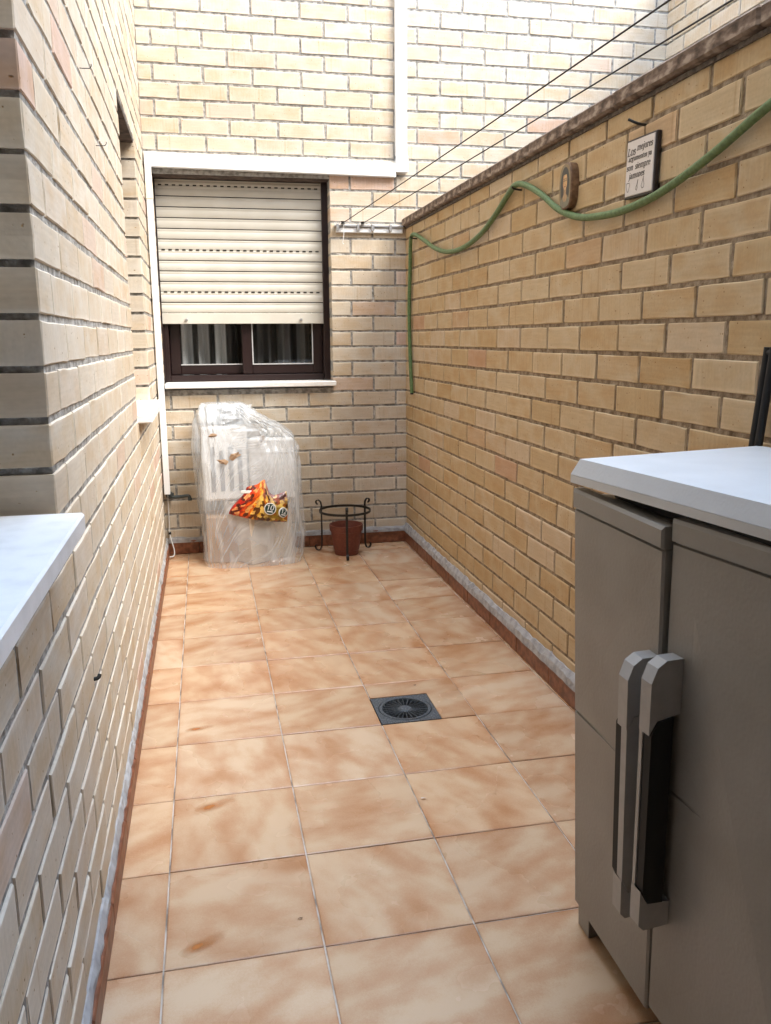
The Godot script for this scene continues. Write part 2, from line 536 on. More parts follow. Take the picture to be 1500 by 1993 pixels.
func build_bricks(w: Dictionary, wall: Node3D, list: Array, mats: Array, odds: Array, most := 296) -> void:
	var r := RandomNumberGenerator.new()
	r.seed = w.seed
	for b in list:
		var p: Vector3 = w.o + w.u * b.u + Vector3.UP * b.y
		var s := seen(p)
		var view: Vector3 = (cam.position - p).normalized()
		b.size = s * s * b.len * maxf(0.05, view.dot(w.n)) if not hidden_from_view(p, w) else 0.0
	list.sort_custom(func(a, c): return a.size > c.size)
	var rest := []
	for k in mats.size():
		rest.append([])
	for i in list.size():
		var b: Dictionary = list[i]
		var mesh: ArrayMesh
		var pick := r.randf()
		var tone := 0
		for k in odds.size():
			if pick < odds[k]: tone = k; break
		if b.end: mesh = brick_mesh(b.len, r.randi() % 32, 0.113, r)
		elif absf(b.len - (PITCH - JOINT)) < 0.002: mesh = brick_full[r.randi() % brick_full.size()]
		elif absf(b.len - (PITCH * 0.5 - JOINT)) < 0.004: mesh = brick_half[r.randi() % brick_half.size()]
		else: mesh = brick_mesh(b.len, r.randi() % 32, 0.03, r)
		var xf := on_wall(w, b.u, b.y, r.randf_range(-0.0012, 0.0016))
		xf.basis = xf.basis * Basis(Vector3(0, 0, 1), r.randf_range(-0.006, 0.006))
		if not b.end and r.randf() < 0.5: xf.basis = xf.basis * Basis(Vector3(0, 0, 1), PI)
		if i < most and b.size > 0.0: put(mesh, "brick", mats[tone], wall, xf)
		else: rest[tone].append([mesh, xf])
	var all := ArrayMesh.new()
	var used := []
	for k in mats.size():
		if rest[k].is_empty(): continue
		var st := SurfaceTool.new()
		st.begin(Mesh.PRIMITIVE_TRIANGLES)
		for e in rest[k]: st.append_from(e[0], 0, e[1])
		st.commit(all)
		used.append(mats[k])
	if used.size():
		var o := put(all, "more_bricks", null, wall)
		for k in used.size(): o.set_surface_override_material(k, used[k])
		o.set_meta("kind", "stuff")

func hidden_from_view(p: Vector3, w: Dictionary) -> bool:
	if w.name == "back":       # behind the parapet
		var t := (0.0 - cam.position.x) / (p.x - cam.position.x) if p.x > 0.0 else 2.0
		if t < 1.0 and cam.position.y + (p.y - cam.position.y) * t < 1.74: return true
	return false

func fillet(w: Dictionary, wall: Node3D, u0: float, u1: float, y0: float, y1: float, deep: float, s: int) -> void:
	# the ragged cement line on top of the skirting
	var st := begin()
	var r := RandomNumberGenerator.new()
	r.seed = s
	var n := int((u1 - u0) / 0.03)
	var prev := []
	for i in n + 1:
		var u := lerpf(u0, u1, float(i) / n)
		var a := y1 + r.randf_range(-0.005, 0.004)
		var d := deep + r.randf_range(-0.002, 0.002)
		var m := y0 + (y1 - y0) * 0.45 + r.randf_range(-0.006, 0.006)
		var row := [Vector3(u, y0 - 0.01, d), Vector3(u, m, d * 0.85 + r.randf_range(-0.002, 0.002)), Vector3(u, a, 0.004), Vector3(u, a + 0.004, -0.02)]
		if prev.size():
			for k in 3: quad(st, prev[k], row[k], row[k + 1], prev[k + 1])
		prev = row
	put(finish(st), "mortar_fillet", M.fillet, wall, on_wall(w, 0, 0))

func skirting(w: Dictionary, wall: Node3D, u0: float, u1: float, tile: float, h: float, t: float, start := 0.0) -> void:
	var u := u0
	var first := true
	var k := 0
	while u < u1 - 0.01:
		var e := minf(u1, u + (start if first and start > 0 else tile))
		first = false
		put(box_mesh(Vector3(u + 0.001, 0.0, -0.02), Vector3(e - 0.001, h, t), 0.003), "skirting_tile", M.skirting[(k * 7 + k / 2) % 3], wall, on_wall(w, 0, 0.002))
		k += 1
		u = e

# ---------------------------------------------------------------- scene

func _ready() -> void:
	rng.seed = 20
	# camera, sky, sun, exposure
	cam = Camera3D.new()
	cam.name = "camera"
	add_child(cam)
	cam.fov = 62.65
	cam.near = 0.05
	cam.far = 200.0
	cam.position = Vector3(-1.1289, 1.184, 4.7319)
	cam.basis = Basis(Vector3.UP, -0.2090) * Basis(Vector3.RIGHT, -0.2043) * Basis(Vector3(0, 0, 1), -0.0069)
	cam.current = true
	var we := WorldEnvironment.new()
	we.name = "world"
	var env := Environment.new()
	env.background_mode = Environment.BG_SKY
	var sm := ProceduralSkyMaterial.new()
	sm.sky_top_color = Color(0.76, 0.85, 0.97)
	sm.sky_horizon_color = Color(0.84, 0.90, 0.97)
	sm.sky_energy_multiplier = 1.25
	sm.sky_curve = 0.2
	sm.ground_bottom_color = Color(0.3, 0.28, 0.26)
	sm.ground_horizon_color = Color(0.6, 0.58, 0.55)
	sm.sun_angle_max = 1.0
	var sky := Sky.new()
	sky.sky_material = sm
	env.sky = sky
	env.tonemap_mode = Environment.TONE_MAPPER_LINEAR
	env.tonemap_exposure = 7.5
	env.sdfgi_enabled = true
	env.ssao_enabled = true
	env.ssil_enabled = true
	we.environment = env
	add_child(we)
	var sun := DirectionalLight3D.new()
	sun.name = "sun"
	sun.light_energy = 0.32
	sun.light_color = Color(1.0, 0.975, 0.94)
	sun.light_angular_distance = 35.0
	sun.shadow_enabled = true
	add_child(sun)
	sun.look_at_from_position(Vector3(1.5, 2.3, 1.35), Vector3.ZERO)

	make_materials()
	make_bricks()
	floor_and_ground()
	back_wall()
	left_wall()
	parapet()
	surroundings()
	window_furniture()
	cable_trunking()
	water_tap()
	clothes_line()
	left_wall_hooks()
	garden_hose()
	wall_ornaments()
	drain()
	flower_pot()
	plant_stand()
	wrapped_bundle()
	cabinet()
	folded_frame()
	scraps()

func floor_and_ground() -> void:
	var ground := thing("ground", "", "")
	ground.set_meta("kind", "structure")
	put(box_mesh(Vector3(-40, -0.6, -40), Vector3(40, -0.3, 40)), "earth", M.plaster, ground)
	var f := thing("floor", "", "")
	f.set_meta("kind", "structure")
	var bed := begin()
	for q in [Rect2(LX, -0.02, -LX - 0.64, 5.37), Rect2(-0.44, -0.02, 0.46, 5.37), Rect2(-0.64, -0.02, 0.2, 2.16), Rect2(-0.64, 2.343, 0.2, 3.0)]:
		box(bed, Vector3(q.position.x, -0.12, q.position.y), Vector3(q.end.x, -0.0035, q.end.y))
	put(finish(bed), "grout_bed", M.grout, f)
	# rust stains on the left row of tiles
	var blot := Image.create(64, 64, false, Image.FORMAT_RGBA8)
	var bn := fast_noise(34, 0.05, 3)
	for y in 64:
		for x in 64:
			var d := Vector2(x - 24.0, (y - 32.0) * 1.5).length() / 26.0 + bn.get_noise_2d(x, y) * 0.35
			if x > 24: d = Vector2((x - 24.0) * 0.62, (y - 32.0) * 1.5).length() / 26.0 + bn.get_noise_2d(x, y) * 0.35
			blot.set_pixel(x, y, Color(0.74, 0.44, 0.13, 0.75 * (1.0 - smoothstep(-0.1, 0.95, d))))
	var bm := mat(Color.WHITE, 0.4)
	bm.albedo_texture = ImageTexture.create_from_image(blot)
	bm.transparency = BaseMaterial3D.TRANSPARENCY_ALPHA
	for q in [[-1.195, 2.243, 0.055, 0.2], [-1.155, 2.70, 0.075, 0.45], [-1.185, 3.215, 0.06, 0.5]]:
		var ss := begin()
		quad(ss, Vector3(-q[2], 0, q[2] * 0.7), Vector3(q[2], 0, q[2] * 0.7), Vector3(q[2], 0, -q[2] * 0.7), Vector3(-q[2], 0, -q[2] * 0.7))
		put(finish(ss), "rust_stain", bm, f, Transform3D(Basis(Vector3.UP, q[3]), Vector3(q[0], 0.0016, q[1])))
	# the tile grid is laid a little out of square with the walls
	var turn := 0.0
	var T := 0.3109
	var gx := -1.2601
	var gz := 2.342
	var r := RandomNumberGenerator.new()
	r.seed = 3
	var hole := Rect2(-0.6375, 2.143, 0.195, 0.1975)
	for i in range(-1, 5):
		for j in range(-8, 11):
			var x0 := maxf(gx + i * T + 0.0018, LX + 0.004)
			var x1 := minf(gx + (i + 1) * T - 0.0018, 0.012)
			var z0 := maxf(gz + j * T + 0.0018, 0.0)
			var z1 := minf(gz + (j + 1) * T - 0.0018, 5.33)
			if x1 - x0 < 0.01 or z1 - z0 < 0.01: continue
			var cell := r.randi() % 9
			var rot := r.randi() % 4
			var m: Material = M.tiles[r.randi() % 4]
			var dy := r.randf_range(-0.0007, 0.0007)
			var st := begin()
			var rects := [Rect2(x0, z0, x1 - x0, z1 - z0)]
			if rects[0].intersects(hole):
				rects = []
				var q := Rect2(x0, z0, x1 - x0, z1 - z0)
				var hh := q.intersection(hole)
				if hh.position.y > q.position.y: rects.append(Rect2(q.position.x, q.position.y, q.size.x, hh.position.y - q.position.y))
				if hh.end.y < q.end.y: rects.append(Rect2(q.position.x, hh.end.y, q.size.x, q.end.y - hh.end.y))
				if hh.position.x > q.position.x: rects.append(Rect2(q.position.x, hh.position.y, hh.position.x - q.position.x, hh.size.y))
				if hh.end.x < q.end.x: rects.append(Rect2(hh.end.x, hh.position.y, q.end.x - hh.end.x, hh.size.y))
			for q in rects:
				if q.size.x < 0.004 or q.size.y < 0.004: continue
				tile_slab(st, q, Vector2(gx + i * T, gz + j * T), T, cell, rot, 0.0022 if rects.size() == 1 else 0.00001)
			put(finish(st), "tile", m, f, Transform3D(Basis(), Vector3(0, dy, 0)))

func tile_slab(st: SurfaceTool, q: Rect2, at: Vector2, T: float, cell: int, rot: int, c: float) -> void:
	var uv := func(p: Vector3) -> Vector2:
		var a := Vector2((p.x - at.x) / T - 0.5, (p.z - at.y) / T - 0.5).clampf(-0.49, 0.49)
		a = a.rotated(rot * PI * 0.5) + Vector2(0.5, 0.5)
		return Vector2((cell % 3 + a.x) / 3.0, (cell / 3 + a.y) / 3.0)
	var x0 := q.position.x; var x1 := q.end.x; var z0 := q.position.y; var z1 := q.end.y
	var lo := [Vector3(x0, -0.01, z0), Vector3(x0, -0.01, z1), Vector3(x1, -0.01, z1), Vector3(x1, -0.01, z0)]
	var md := [Vector3(x0, -c * 0.55, z0), Vector3(x0, -c * 0.55, z1), Vector3(x1, -c * 0.55, z1), Vector3(x1, -c * 0.55, z0)]
	var hi := [Vector3(x0 + c, 0, z0 + c), Vector3(x0 + c, 0, z1 - c), Vector3(x1 - c, 0, z1 - c), Vector3(x1 - c, 0, z0 + c)]
	quad(st, hi[0], hi[1], hi[2], hi[3], [uv.call(hi[0]), uv.call(hi[1]), uv.call(hi[2]), uv.call(hi[3])])
	for k in 4:
		var n := (k + 1) % 4
		for p in [[md, hi], [lo, md]]:
			quad(st, p[0][k], p[0][n], p[1][n], p[1][k], [uv.call(p[0][k]), uv.call(p[0][n]), uv.call(p[1][n]), uv.call(p[1][k])])

const WIN := Rect2(-1.342, 0.912, 0.922, 1.108)      # the back window's opening on the back wall

func back_wall() -> void:
	var w := {"name": "back", "o": Vector3.ZERO, "u": Vector3.RIGHT, "n": Vector3(0, 0, 1), "u0": LX, "u1": 1.51, "seed": 101}
	var wall := thing("back_wall", "tall pale brick wall facing the camera, with the shuttered window", "wall")
	var core := begin()
	var f := -0.004
	box(core, Vector3(-6.0, -0.1, -0.3), Vector3(WIN.position.x, 6.4, f))
	box(core, Vector3(WIN.end.x, -0.1, -0.3), Vector3(6.0, 6.4, f))
	box(core, Vector3(WIN.position.x, -0.1, -0.3), Vector3(WIN.end.x, WIN.position.y, f))
	box(core, Vector3(WIN.position.x, WIN.end.y, -0.3), Vector3(WIN.end.x, 6.4, f))
	put(finish(core), "mortar", M.mortar_grey, wall)
	var list := lay(w, -1, 74, -0.31, -0.187, [WIN])
	build_bricks(w, wall, list, M.pale, [0.24, 0.42, 0.58, 0.70, 0.82, 0.91, 0.97, 1.0])
	fillet(w, wall, LX, 0.0, 0.077, 0.096, 0.014, 8)
	skirting(w, wall, LX, 0.0, 0.31, 0.077, 0.012, 0.18)
	# soffit of the window head and the sill
	put(box_mesh(Vector3(WIN.position.x, WIN.end.y - 0.004, -0.16), Vector3(WIN.end.x, WIN.end.y + 0.02, -0.012)), "lintel_soffit", M.lintel, wall)
	put(box_mesh(Vector3(WIN.position.x + 0.006, 0.922, -0.2), Vector3(WIN.end.x + 0.012, 0.950, 0.045), 0.004), "window_sill", M.stone_sill, wall)

func left_wall() -> void:
	# far window z 0.64..1.43, near window z 3.27..4.4
	var w := {"name": "left", "o": Vector3(LX, 0, 0), "u": Vector3(0, 0, -1), "n": Vector3(1, 0, 0), "u0": -5.35, "u1": 0.0, "seed": 202}
	var wall := thing("left_wall", "pale brick house wall on the left with two window openings", "wall")
	var far_op := Rect2(-1.43, 0.875, 0.80, 1.16)
	var near_op := Rect2(-4.45, 0.875, 1.18, 1.4)
	var core := begin()
	var x1 := LX - 0.0028
	var x0 := LX - 0.3
	var top := 8.0
	box(core, Vector3(x0, -0.1, 0.0), Vector3(x1, top, 0.621))
	box(core, Vector3(x0, -0.1, 0.621), Vector3(x1, 0.866, 1.438))
	box(core, Vector3(x0, 2.044, 0.621), Vector3(x1, top, 1.438))
	box(core, Vector3(x0, -0.1, 1.438), Vector3(x1, top, 3.262))
	box(core, Vector3(x0, -0.1, 3.262), Vector3(x1, 0.875, 4.45))
	box(core, Vector3(x0, 2.275, 3.262), Vector3(x1, top, 4.45))
	box(core, Vector3(x0, -0.1, 4.45), Vector3(x1, top, 5.6))
	put(finish(core), "mortar", M.mortar_grey, wall)
	# u = -z: even joints at z 3.015, odd at 3.14
	var list := lay(w, -1, 94, -3.015, -3.14, [far_op, near_op])
	build_bricks(w, wall, list, M.pale, [0.26, 0.42, 0.62, 0.70, 0.84, 0.95, 0.985, 1.0])
	fillet(w, wall, -5.3, 0.0, 0.054, 0.080, 0.0125, 9)
	skirting(w, wall, -5.3, 0.0, 0.31, 0.056, 0.018)
	for s in [[0.60, 1.42, 0.052], [3.295, 4.5, 0.047]]:
		put(box_mesh(Vector3(LX - 0.2, 0.872, s[0]), Vector3(LX + s[2], 0.905, s[1]), 0.004), "window_sill", M.stone_sill, wall)
	put(box_mesh(Vector3(LX - 0.2, 2.031, 0.635), Vector3(LX - 0.004, 2.06, 1.425)), "lintel_soffit", M.lintel, wall)
	put(box_mesh(Vector3(LX - 0.2, 2.271, 3.275), Vector3(LX - 0.004, 2.30, 4.445)), "lintel_soffit", M.lintel, wall)
	for o in [[0.635, 1.425, 2.03], [3.275, 4.445, 2.27]]:
		var st := begin()
		box(st, Vector3(LX - 0.17, 0.905, o[0]), Vector3(LX - 0.125, o[2], o[0] + 0.06))
		box(st, Vector3(LX - 0.17, 0.905, o[1] - 0.06), Vector3(LX - 0.125, o[2], o[1]))
		box(st, Vector3(LX - 0.17, 0.905, o[0] + 0.06), Vector3(LX - 0.125, 0.965, o[1] - 0.06))
		box(st, Vector3(LX - 0.17, o[2] - 0.06, o[0] + 0.06), Vector3(LX - 0.125, o[2], o[1] - 0.06))
		var fr := put(finish(st), "window_frame", M.brown_alu, wall)
		put(box_mesh(Vector3(LX - 0.15, 0.965, o[0] + 0.06), Vector3(LX - 0.146, o[2] - 0.06, o[1] - 0.06)), "pane", M.glass, fr)
		put(box_mesh(Vector3(LX - 0.29, 0.9, o[0]), Vector3(LX - 0.26, o[2], o[1])), "dark_backing", M.dark_gap, fr)  # black sheet added behind the glass in place of a dark interior

func parapet() -> void:
	var w := {"name": "right", "o": Vector3.ZERO, "u": Vector3(0, 0, 1), "n": Vector3(-1, 0, 0), "u0": 0.0, "u1": 5.35, "seed": 303}
	var wall := thing("parapet_wall", "low ochre brick dividing wall with a stained coping and hose on it", "wall")
	put(box_mesh(Vector3(0.004, -0.1, 0.0), Vector3(0.12, 1.777, 5.4)), "mortar", M.mortar_brown, wall)
	var list := lay(w, -1, 20, 0.035, 0.16, [])
	w.u = Vector3(0, 0, 1)
	build_bricks(w, wall, list, M.ochre, [0.26, 0.46, 0.64, 0.74, 0.84, 0.93, 0.985, 1.0])
	fillet(w, wall, 0.0, 5.3, 0.077, 0.112, 0.016, 10)
	skirting(w, wall, 0.0, 5.3, 0.31, 0.077, 0.012)
	# coping: mortar bed, then slabs of cast stone with a drip edge
	put(box_mesh(Vector3(-0.006, 1.769, 0.0), Vector3(0.13, 1.7795, 5.4)), "coping_bed", M.coping_bed, wall)
	var z := 0.004
	var k := 0
	while z < 5.3:
		var e := minf(z + 0.62, 5.38)
		var st := begin()
		box(st, Vector3(-0.024, 1.780, z), Vector3(0.155, 1.823, e - 0.004), 0.006)
		put(finish(st), "coping_slab", M.coping, wall, Transform3D(Basis(), Vector3(0, [0.0, 0.0015, -0.001][k % 3], 0)))
		z = e
		k += 1

func surroundings() -> void:
	# the neighbour's wall beyond the dividing wall, and the house behind the camera
	var w := {"name": "neighbour", "o": Vector3(1.51, 0, 0), "u": Vector3(0, 0, 1), "n": Vector3(-1, 0, 0), "u0": 0.0, "u1": 3.98, "seed": 404}
	var wall := thing("neighbour_wall", "bright brick wall corner seen beyond the coping, top right", "wall")
	put(box_mesh(Vector3(1.516, -0.1, 0.0), Vector3(1.75, 3.13, 9.0)), "mortar", M.mortar_grey, wall)
	put(box_mesh(Vector3(1.48, 3.13, 0.0), Vector3(1.79, 3.18, 9.0), 0.006), "coping", M.coping, wall)
	var list := lay(w, 18, 36, 0.06, 0.185, [])
	build_bricks(w, wall, list, M.pale, [0.2, 0.42, 0.58, 0.70, 0.86, 0.94, 0.985, 1.0])
	var rear := thing("house", "", "")
	rear.set_meta("kind", "structure")
	put(box_mesh(Vector3(-4.0, -0.1, 5.06), Vector3(1.5, 5.4, 5.4)), "wall", M.dark_render, rear)  # unseen house wall; its tone darkened to shade the near window jamb
	put(box_mesh(Vector3(LX, 2.34, 3.80), Vector3(1.5, 2.5, 5.06)), "unseen_shade_slab", M.dark_render, rear)  # unseen overhang, added and sized to keep sky light off the jamb

func window_furniture() -> void:
	var x0 := WIN.position.x
	var x1 := WIN.end.x
	# frame with two sliding sashes, dark brown
	var zf := -0.17
	var win := thing("sliding_window", "dark brown sliding window behind the half lowered shutter", "window", Vector3((x0 + x1) * 0.5, 0.95, zf))
	var off := -win.position
	var st := begin()
	box(st, Vector3(x0, 0.95, zf - 0.05), Vector3(x0 + 0.035, 2.018, zf + 0.05), 0.002)
	box(st, Vector3(x1 - 0.035, 0.95, zf - 0.05), Vector3(x1, 2.018, zf + 0.05), 0.002)
	box(st, Vector3(x0 + 0.035, 0.95, zf - 0.05), Vector3(x1 - 0.035, 0.985, zf + 0.05), 0.002)
	box(st, Vector3(x0 + 0.035, 1.98, zf - 0.05), Vector3(x1 - 0.035, 2.018, zf + 0.05), 0.002)
	put(finish(st), "frame", M.brown_alu, win, Transform3D(Basis(), off))
	var xm := (x0 + x1) * 0.5
	for k in 2:
		var a := x0 + 0.037 if k == 0 else xm - 0.03
		var b := xm + 0.03 if k == 0 else x1 - 0.037
		var z := zf - 0.022 if k == 0 else zf + 0.014
		var s2 := begin()
		box(s2, Vector3(a, 0.988, z - 0.014), Vector3(a + 0.055, 1.978, z + 0.014), 0.003)
		box(s2, Vector3(b - 0.055, 0.988, z - 0.014), Vector3(b, 1.978, z + 0.014), 0.003)
		box(s2, Vector3(a + 0.055, 0.988, z - 0.014), Vector3(b - 0.055, 1.04, z + 0.014), 0.003)
		box(s2, Vector3(a + 0.055, 1.925, z - 0.014), Vector3(b - 0.055, 1.978, z + 0.014), 0.003)
		var sash := put(finish(s2), "sash", M.brown_alu, win, Transform3D(Basis(), off))
		put(box_mesh(Vector3(a + 0.05, 1.035, z - 0.002), Vector3(b - 0.05, 1.93, z + 0.002)), "pane", M.glass, sash)
		var bead := begin()
		box(bead, Vector3(a + 0.055, 1.04, z + 0.0145), Vector3(b - 0.055, 1.046, z + 0.0185))
		if k == 1:
			box(bead, Vector3(a + 0.055, 1.046, z + 0.0145), Vector3(a + 0.061, 1.92, z + 0.0185))
			box(bead, Vector3(b - 0.061, 1.046, z + 0.0145), Vector3(b - 0.055, 1.92, z + 0.0185))
		put(finish(bead), "glazing_bead", mat(srgb(0.45, 0.46, 0.47), 0.4), sash)
	# the room behind
	var room := thing("room", "", "")
	room.set_meta("kind", "structure")
	var rs := begin()
	box(rs, Vector3(x0 - 0.3, 0.4, -2.2), Vector3(x1 + 0.3, 2.3, -2.15))
	box(rs, Vector3(x0 - 0.35, 0.4, -2.2), Vector3(x0 - 0.3, 2.3, -0.3))
	box(rs, Vector3(x1 + 0.3, 0.4, -2.2), Vector3(x1 + 0.35, 2.3, -0.3))
	box(rs, Vector3(x0 - 0.35, 2.3, -2.2), Vector3(x1 + 0.35, 2.35, -0.3))
	box(rs, Vector3(x0 - 0.35, 0.35, -2.2), Vector3(x1 + 0.35, 0.4, -0.3))
	put(finish(rs), "inner_walls", M.room, room)
	# net curtains in soft folds; a striped texture paints in the fold shade
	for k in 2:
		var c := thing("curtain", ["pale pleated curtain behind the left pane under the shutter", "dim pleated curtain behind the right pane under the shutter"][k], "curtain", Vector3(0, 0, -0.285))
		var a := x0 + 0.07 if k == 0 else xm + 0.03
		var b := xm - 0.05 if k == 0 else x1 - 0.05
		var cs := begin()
		cs.set_smooth_group(1)
		var n := 60
		var prev := Vector3.ZERO
		for i in n + 1:
			var t := float(i) / n
			var p := Vector3(lerpf(a, b, t), 0, 0.03 * sin(t * 24.0 + k) + 0.012 * sin(t * 57.0))
			var ua := (i - 1.0) / n
			var ub := i / float(n)
			if i: quad(cs, prev + Vector3(0, 0.75, 0), p + Vector3(0, 0.75, 0), p + Vector3(0, 2.1, 0), prev + Vector3(0, 2.1, 0), [Vector2(ua, 1), Vector2(ub, 1), Vector2(ub, 0), Vector2(ua, 0)])
			prev = p
		var fold_shade := Image.create(128, 2, false, Image.FORMAT_RGB8)
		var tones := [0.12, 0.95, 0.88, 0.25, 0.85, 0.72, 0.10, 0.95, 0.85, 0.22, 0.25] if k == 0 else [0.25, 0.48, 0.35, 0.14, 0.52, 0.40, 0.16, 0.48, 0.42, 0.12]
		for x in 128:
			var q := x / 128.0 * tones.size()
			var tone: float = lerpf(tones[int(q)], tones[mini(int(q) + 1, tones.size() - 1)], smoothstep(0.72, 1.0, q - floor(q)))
			for yy in 2: fold_shade.set_pixel(x, yy, Color(tone * 0.97, tone * 0.99, tone))
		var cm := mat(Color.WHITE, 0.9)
		cm.albedo_texture = ImageTexture.create_from_image(fold_shade)
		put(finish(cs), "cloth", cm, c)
	# roller shutter: curved slats, perforated at some joints, bottom rail with two stops
	var zs := -0.11
	var sh := thing("roller_shutter", "cream slatted roller shutter lowered two thirds over the back window", "shutter", Vector3(xm, 1.265, zs))
	var a := x0 + 0.004
	var b := x1 - 0.032
	var top := 2.014
	var y := 1.325
	var n := 0
	var pitch := 0.0548
	put(box_mesh(Vector3(x1 - 0.034, 0.952, zs - 0.012), Vector3(x1 - 0.001, 2.016, zs + 0.024), 0.002), "guide_rail", M.brown_alu, sh, Transform3D(Basis(), -sh.position))
	put(box_mesh(Vector3(x0 + 0.001, 0.952, zs - 0.012), Vector3(x0 + 0.008, 2.016, zs + 0.024), 0.001), "guide_rail", M.brown_alu, sh, Transform3D(Basis(), -sh.position))
	while y < top - 0.01:
		var e := minf(y + pitch, top)
		var s3 := begin()
		s3.set_smooth_group(1)
		var m := 15
		var hgt := e - y
		var last := Vector3.ZERO
		for i in m + 1:
			var t := float(i) / m
			# a convex blade that tucks under the next one
			var p := Vector3(0, y + hgt * t, zs + (0.0065 * pow(sin(PI * (0.10 + 0.84 * t / 0.74)), 0.6) if t < 0.74 else 0.0042 * pow(sin(PI * (0.12 + 0.8 * (t - 0.74) / 0.26)), 0.6)) - 0.002)
			if i: quad(s3, Vector3(a, last.y, last.z), Vector3(b, last.y, last.z), Vector3(b, p.y, p.z), Vector3(a, p.y, p.z))
			last = p
		s3.set_smooth_group(-1)
		quad(s3, Vector3(a, y, zs - 0.006), Vector3(b, y, zs - 0.006), Vector3(b, y, zs + 0.0005), Vector3(a, y, zs + 0.0005))
		quad(s3, Vector3(a, e, zs + 0.0005), Vector3(b, e, zs + 0.0005), Vector3(b, e, zs - 0.006), Vector3(a, e, zs - 0.006))
		var sl := put(finish(s3), "slat", M.slat, sh, Transform3D(Basis(), -sh.position))
		# dark joint, or a row of light slots
		var gap := begin()
		if n in [1, 5, 11]:
			var x := a + 0.02
			while x < b - 0.03:
				box(gap, Vector3(x, e - 0.003, zs + 0.0012), Vector3(x + 0.018, e + 0.0035, zs + 0.0042))
				x += 0.036
			put(finish(gap), "light_slots", M.dark_gap, sl).set_meta("kind", "stuff")
		else:
			box(gap, Vector3(a, e - 0.0022, zs - 0.004), Vector3(b, e + 0.0022, zs + 0.0022))
			put(finish(gap), "joint", M.dark_gap, sl)
		y = e
		n += 1
	var rail := put(box_mesh(Vector3(a, 1.265, zs - 0.006), Vector3(b, 1.322, zs + 0.007), 0.002), "bottom_rail", M.slat, sh, Transform3D(Basis(), -sh.position))
	for x in [x0 + 0.135, x1 - 0.16]:
		put(lathe_mesh([Vector2(0, 0.012), Vector2(0.006, 0.012), Vector2(0.008, 0.008), Vector2(0.008, 0.0)], 12), "stop", M.steel, rail, Transform3D(Basis(Vector3.RIGHT, PI / 2), Vector3(x, 1.287, zs + 0.007)))

func cable_trunking() -> void:
	var t := thing("cable_trunking", "white plastic cable trunking running round the shuttered window head", "cable trunking")
	# upright by the parapet, then along the head, then down the left corner
	put(box_mesh(Vector3(-0.062, 2.125, 0.001), Vector3(0.001, 3.9, 0.032), 0.003), "upright", M.white_plastic, t)
	put(box_mesh(Vector3(-0.062, 2.058, 0.001), Vector3(0.006, 2.145, 0.037), 0.003), "corner_piece", M.white_plastic, t)
	put(box_mesh(Vector3(0, -0.036, 0.001), Vector3(1.29, 0.036, 0.032), 0.003), "head_run", M.white_plastic, t, Transform3D(Basis(Vector3(0, 0, 1), -0.010), Vector3(-1.35, 2.082, 0)))
	put(box_mesh(Vector3(-1.374, 2.044, 0.001), Vector3(-1.344, 2.119, 0.028), 0.003), "end_piece", M.white_plastic, t)
	put(box_mesh(Vector3(-1.372, 0.352, 0.033), Vector3(-1.340, 1.895, 0.060), 0.002), "down_run", M.white_plastic, t)
	put(box_mesh(Vector3(-1.373, 1.885, 0.032), Vector3(-1.338, 1.965, 0.063), 0.002), "sleeve", M.cream_plastic, t)
	put(box_mesh(Vector3(-1.372, 1.960, 0.033), Vector3(-1.340, 2.085, 0.060), 0.002), "down_run", M.white_plastic, t)
	for y in [0.42, 0.9, 1.4, 1.86]: put(box_mesh(Vector3(-1.366, y, 0.0), Vector3(-1.346, y + 0.03, 0.034)), "spacer", M.dark_gap, t)
	var v := thing("thin_cable", "thin white cable hanging down the back left corner below the tap", "cable")
	put(tube_mesh([Vector3(-1.356, 0.35, 0.02), Vector3(-1.357, 0.2, 0.016), Vector3(-1.358, 0.13, 0.018), Vector3(-1.350, 0.09, 0.04), Vector3(-1.336, 0.04, 0.07), Vector3(-1.340, 0.015, 0.10), Vector3(-1.365, 0.016, 0.12)], 0.0035, 6), "wire", mat(srgb(0.6, 0.6, 0.6), 0.5), v)
	put(box_mesh(Vector3(-1.364, 0.118, 0.004), Vector3(-1.350, 0.132, 0.024), 0.002), "clip", M.black, v)

func water_tap() -> void:
	var t := thing("water_tap", "dark metal water tap below the white trunking in the corner", "tap", Vector3(-1.345, 0.34, 0.02))
	var iron := mat(srgb(0.06, 0.075, 0.08), 0.4, 0.5)
	put(lathe_mesh([Vector2(0, 0.02), Vector2(0.018, 0.02), Vector2(0.02, 0.016), Vector2(0.02, 0)], 16), "wall_flange", iron, t, Transform3D(Basis(Vector3.RIGHT, PI / 2), Vector3(0, 0, -0.018)))
	put(tube_mesh([Vector3(0, 0, -0.015), Vector3(0.002, 0, 0.015), Vector3(0.02, -0.004, 0.03), Vector3(0.06, -0.003, 0.034), Vector3(0.092, 0.0, 0.036), Vector3(0.104, -0.004, 0.036), Vector3(0.108, -0.018, 0.036)], 0.0095, 10), "spout", iron, t)
	put(tube_mesh([Vector3(0.108, -0.012, 0.036), Vector3(0.108, -0.026, 0.036)], 0.012, 10, 1), "nozzle", iron, t)
	put(tube_mesh([Vector3(0.012, 0, 0.025), Vector3(0.012, 0.018, 0.025)], 0.012, 10, 1), "bonnet", iron, t)

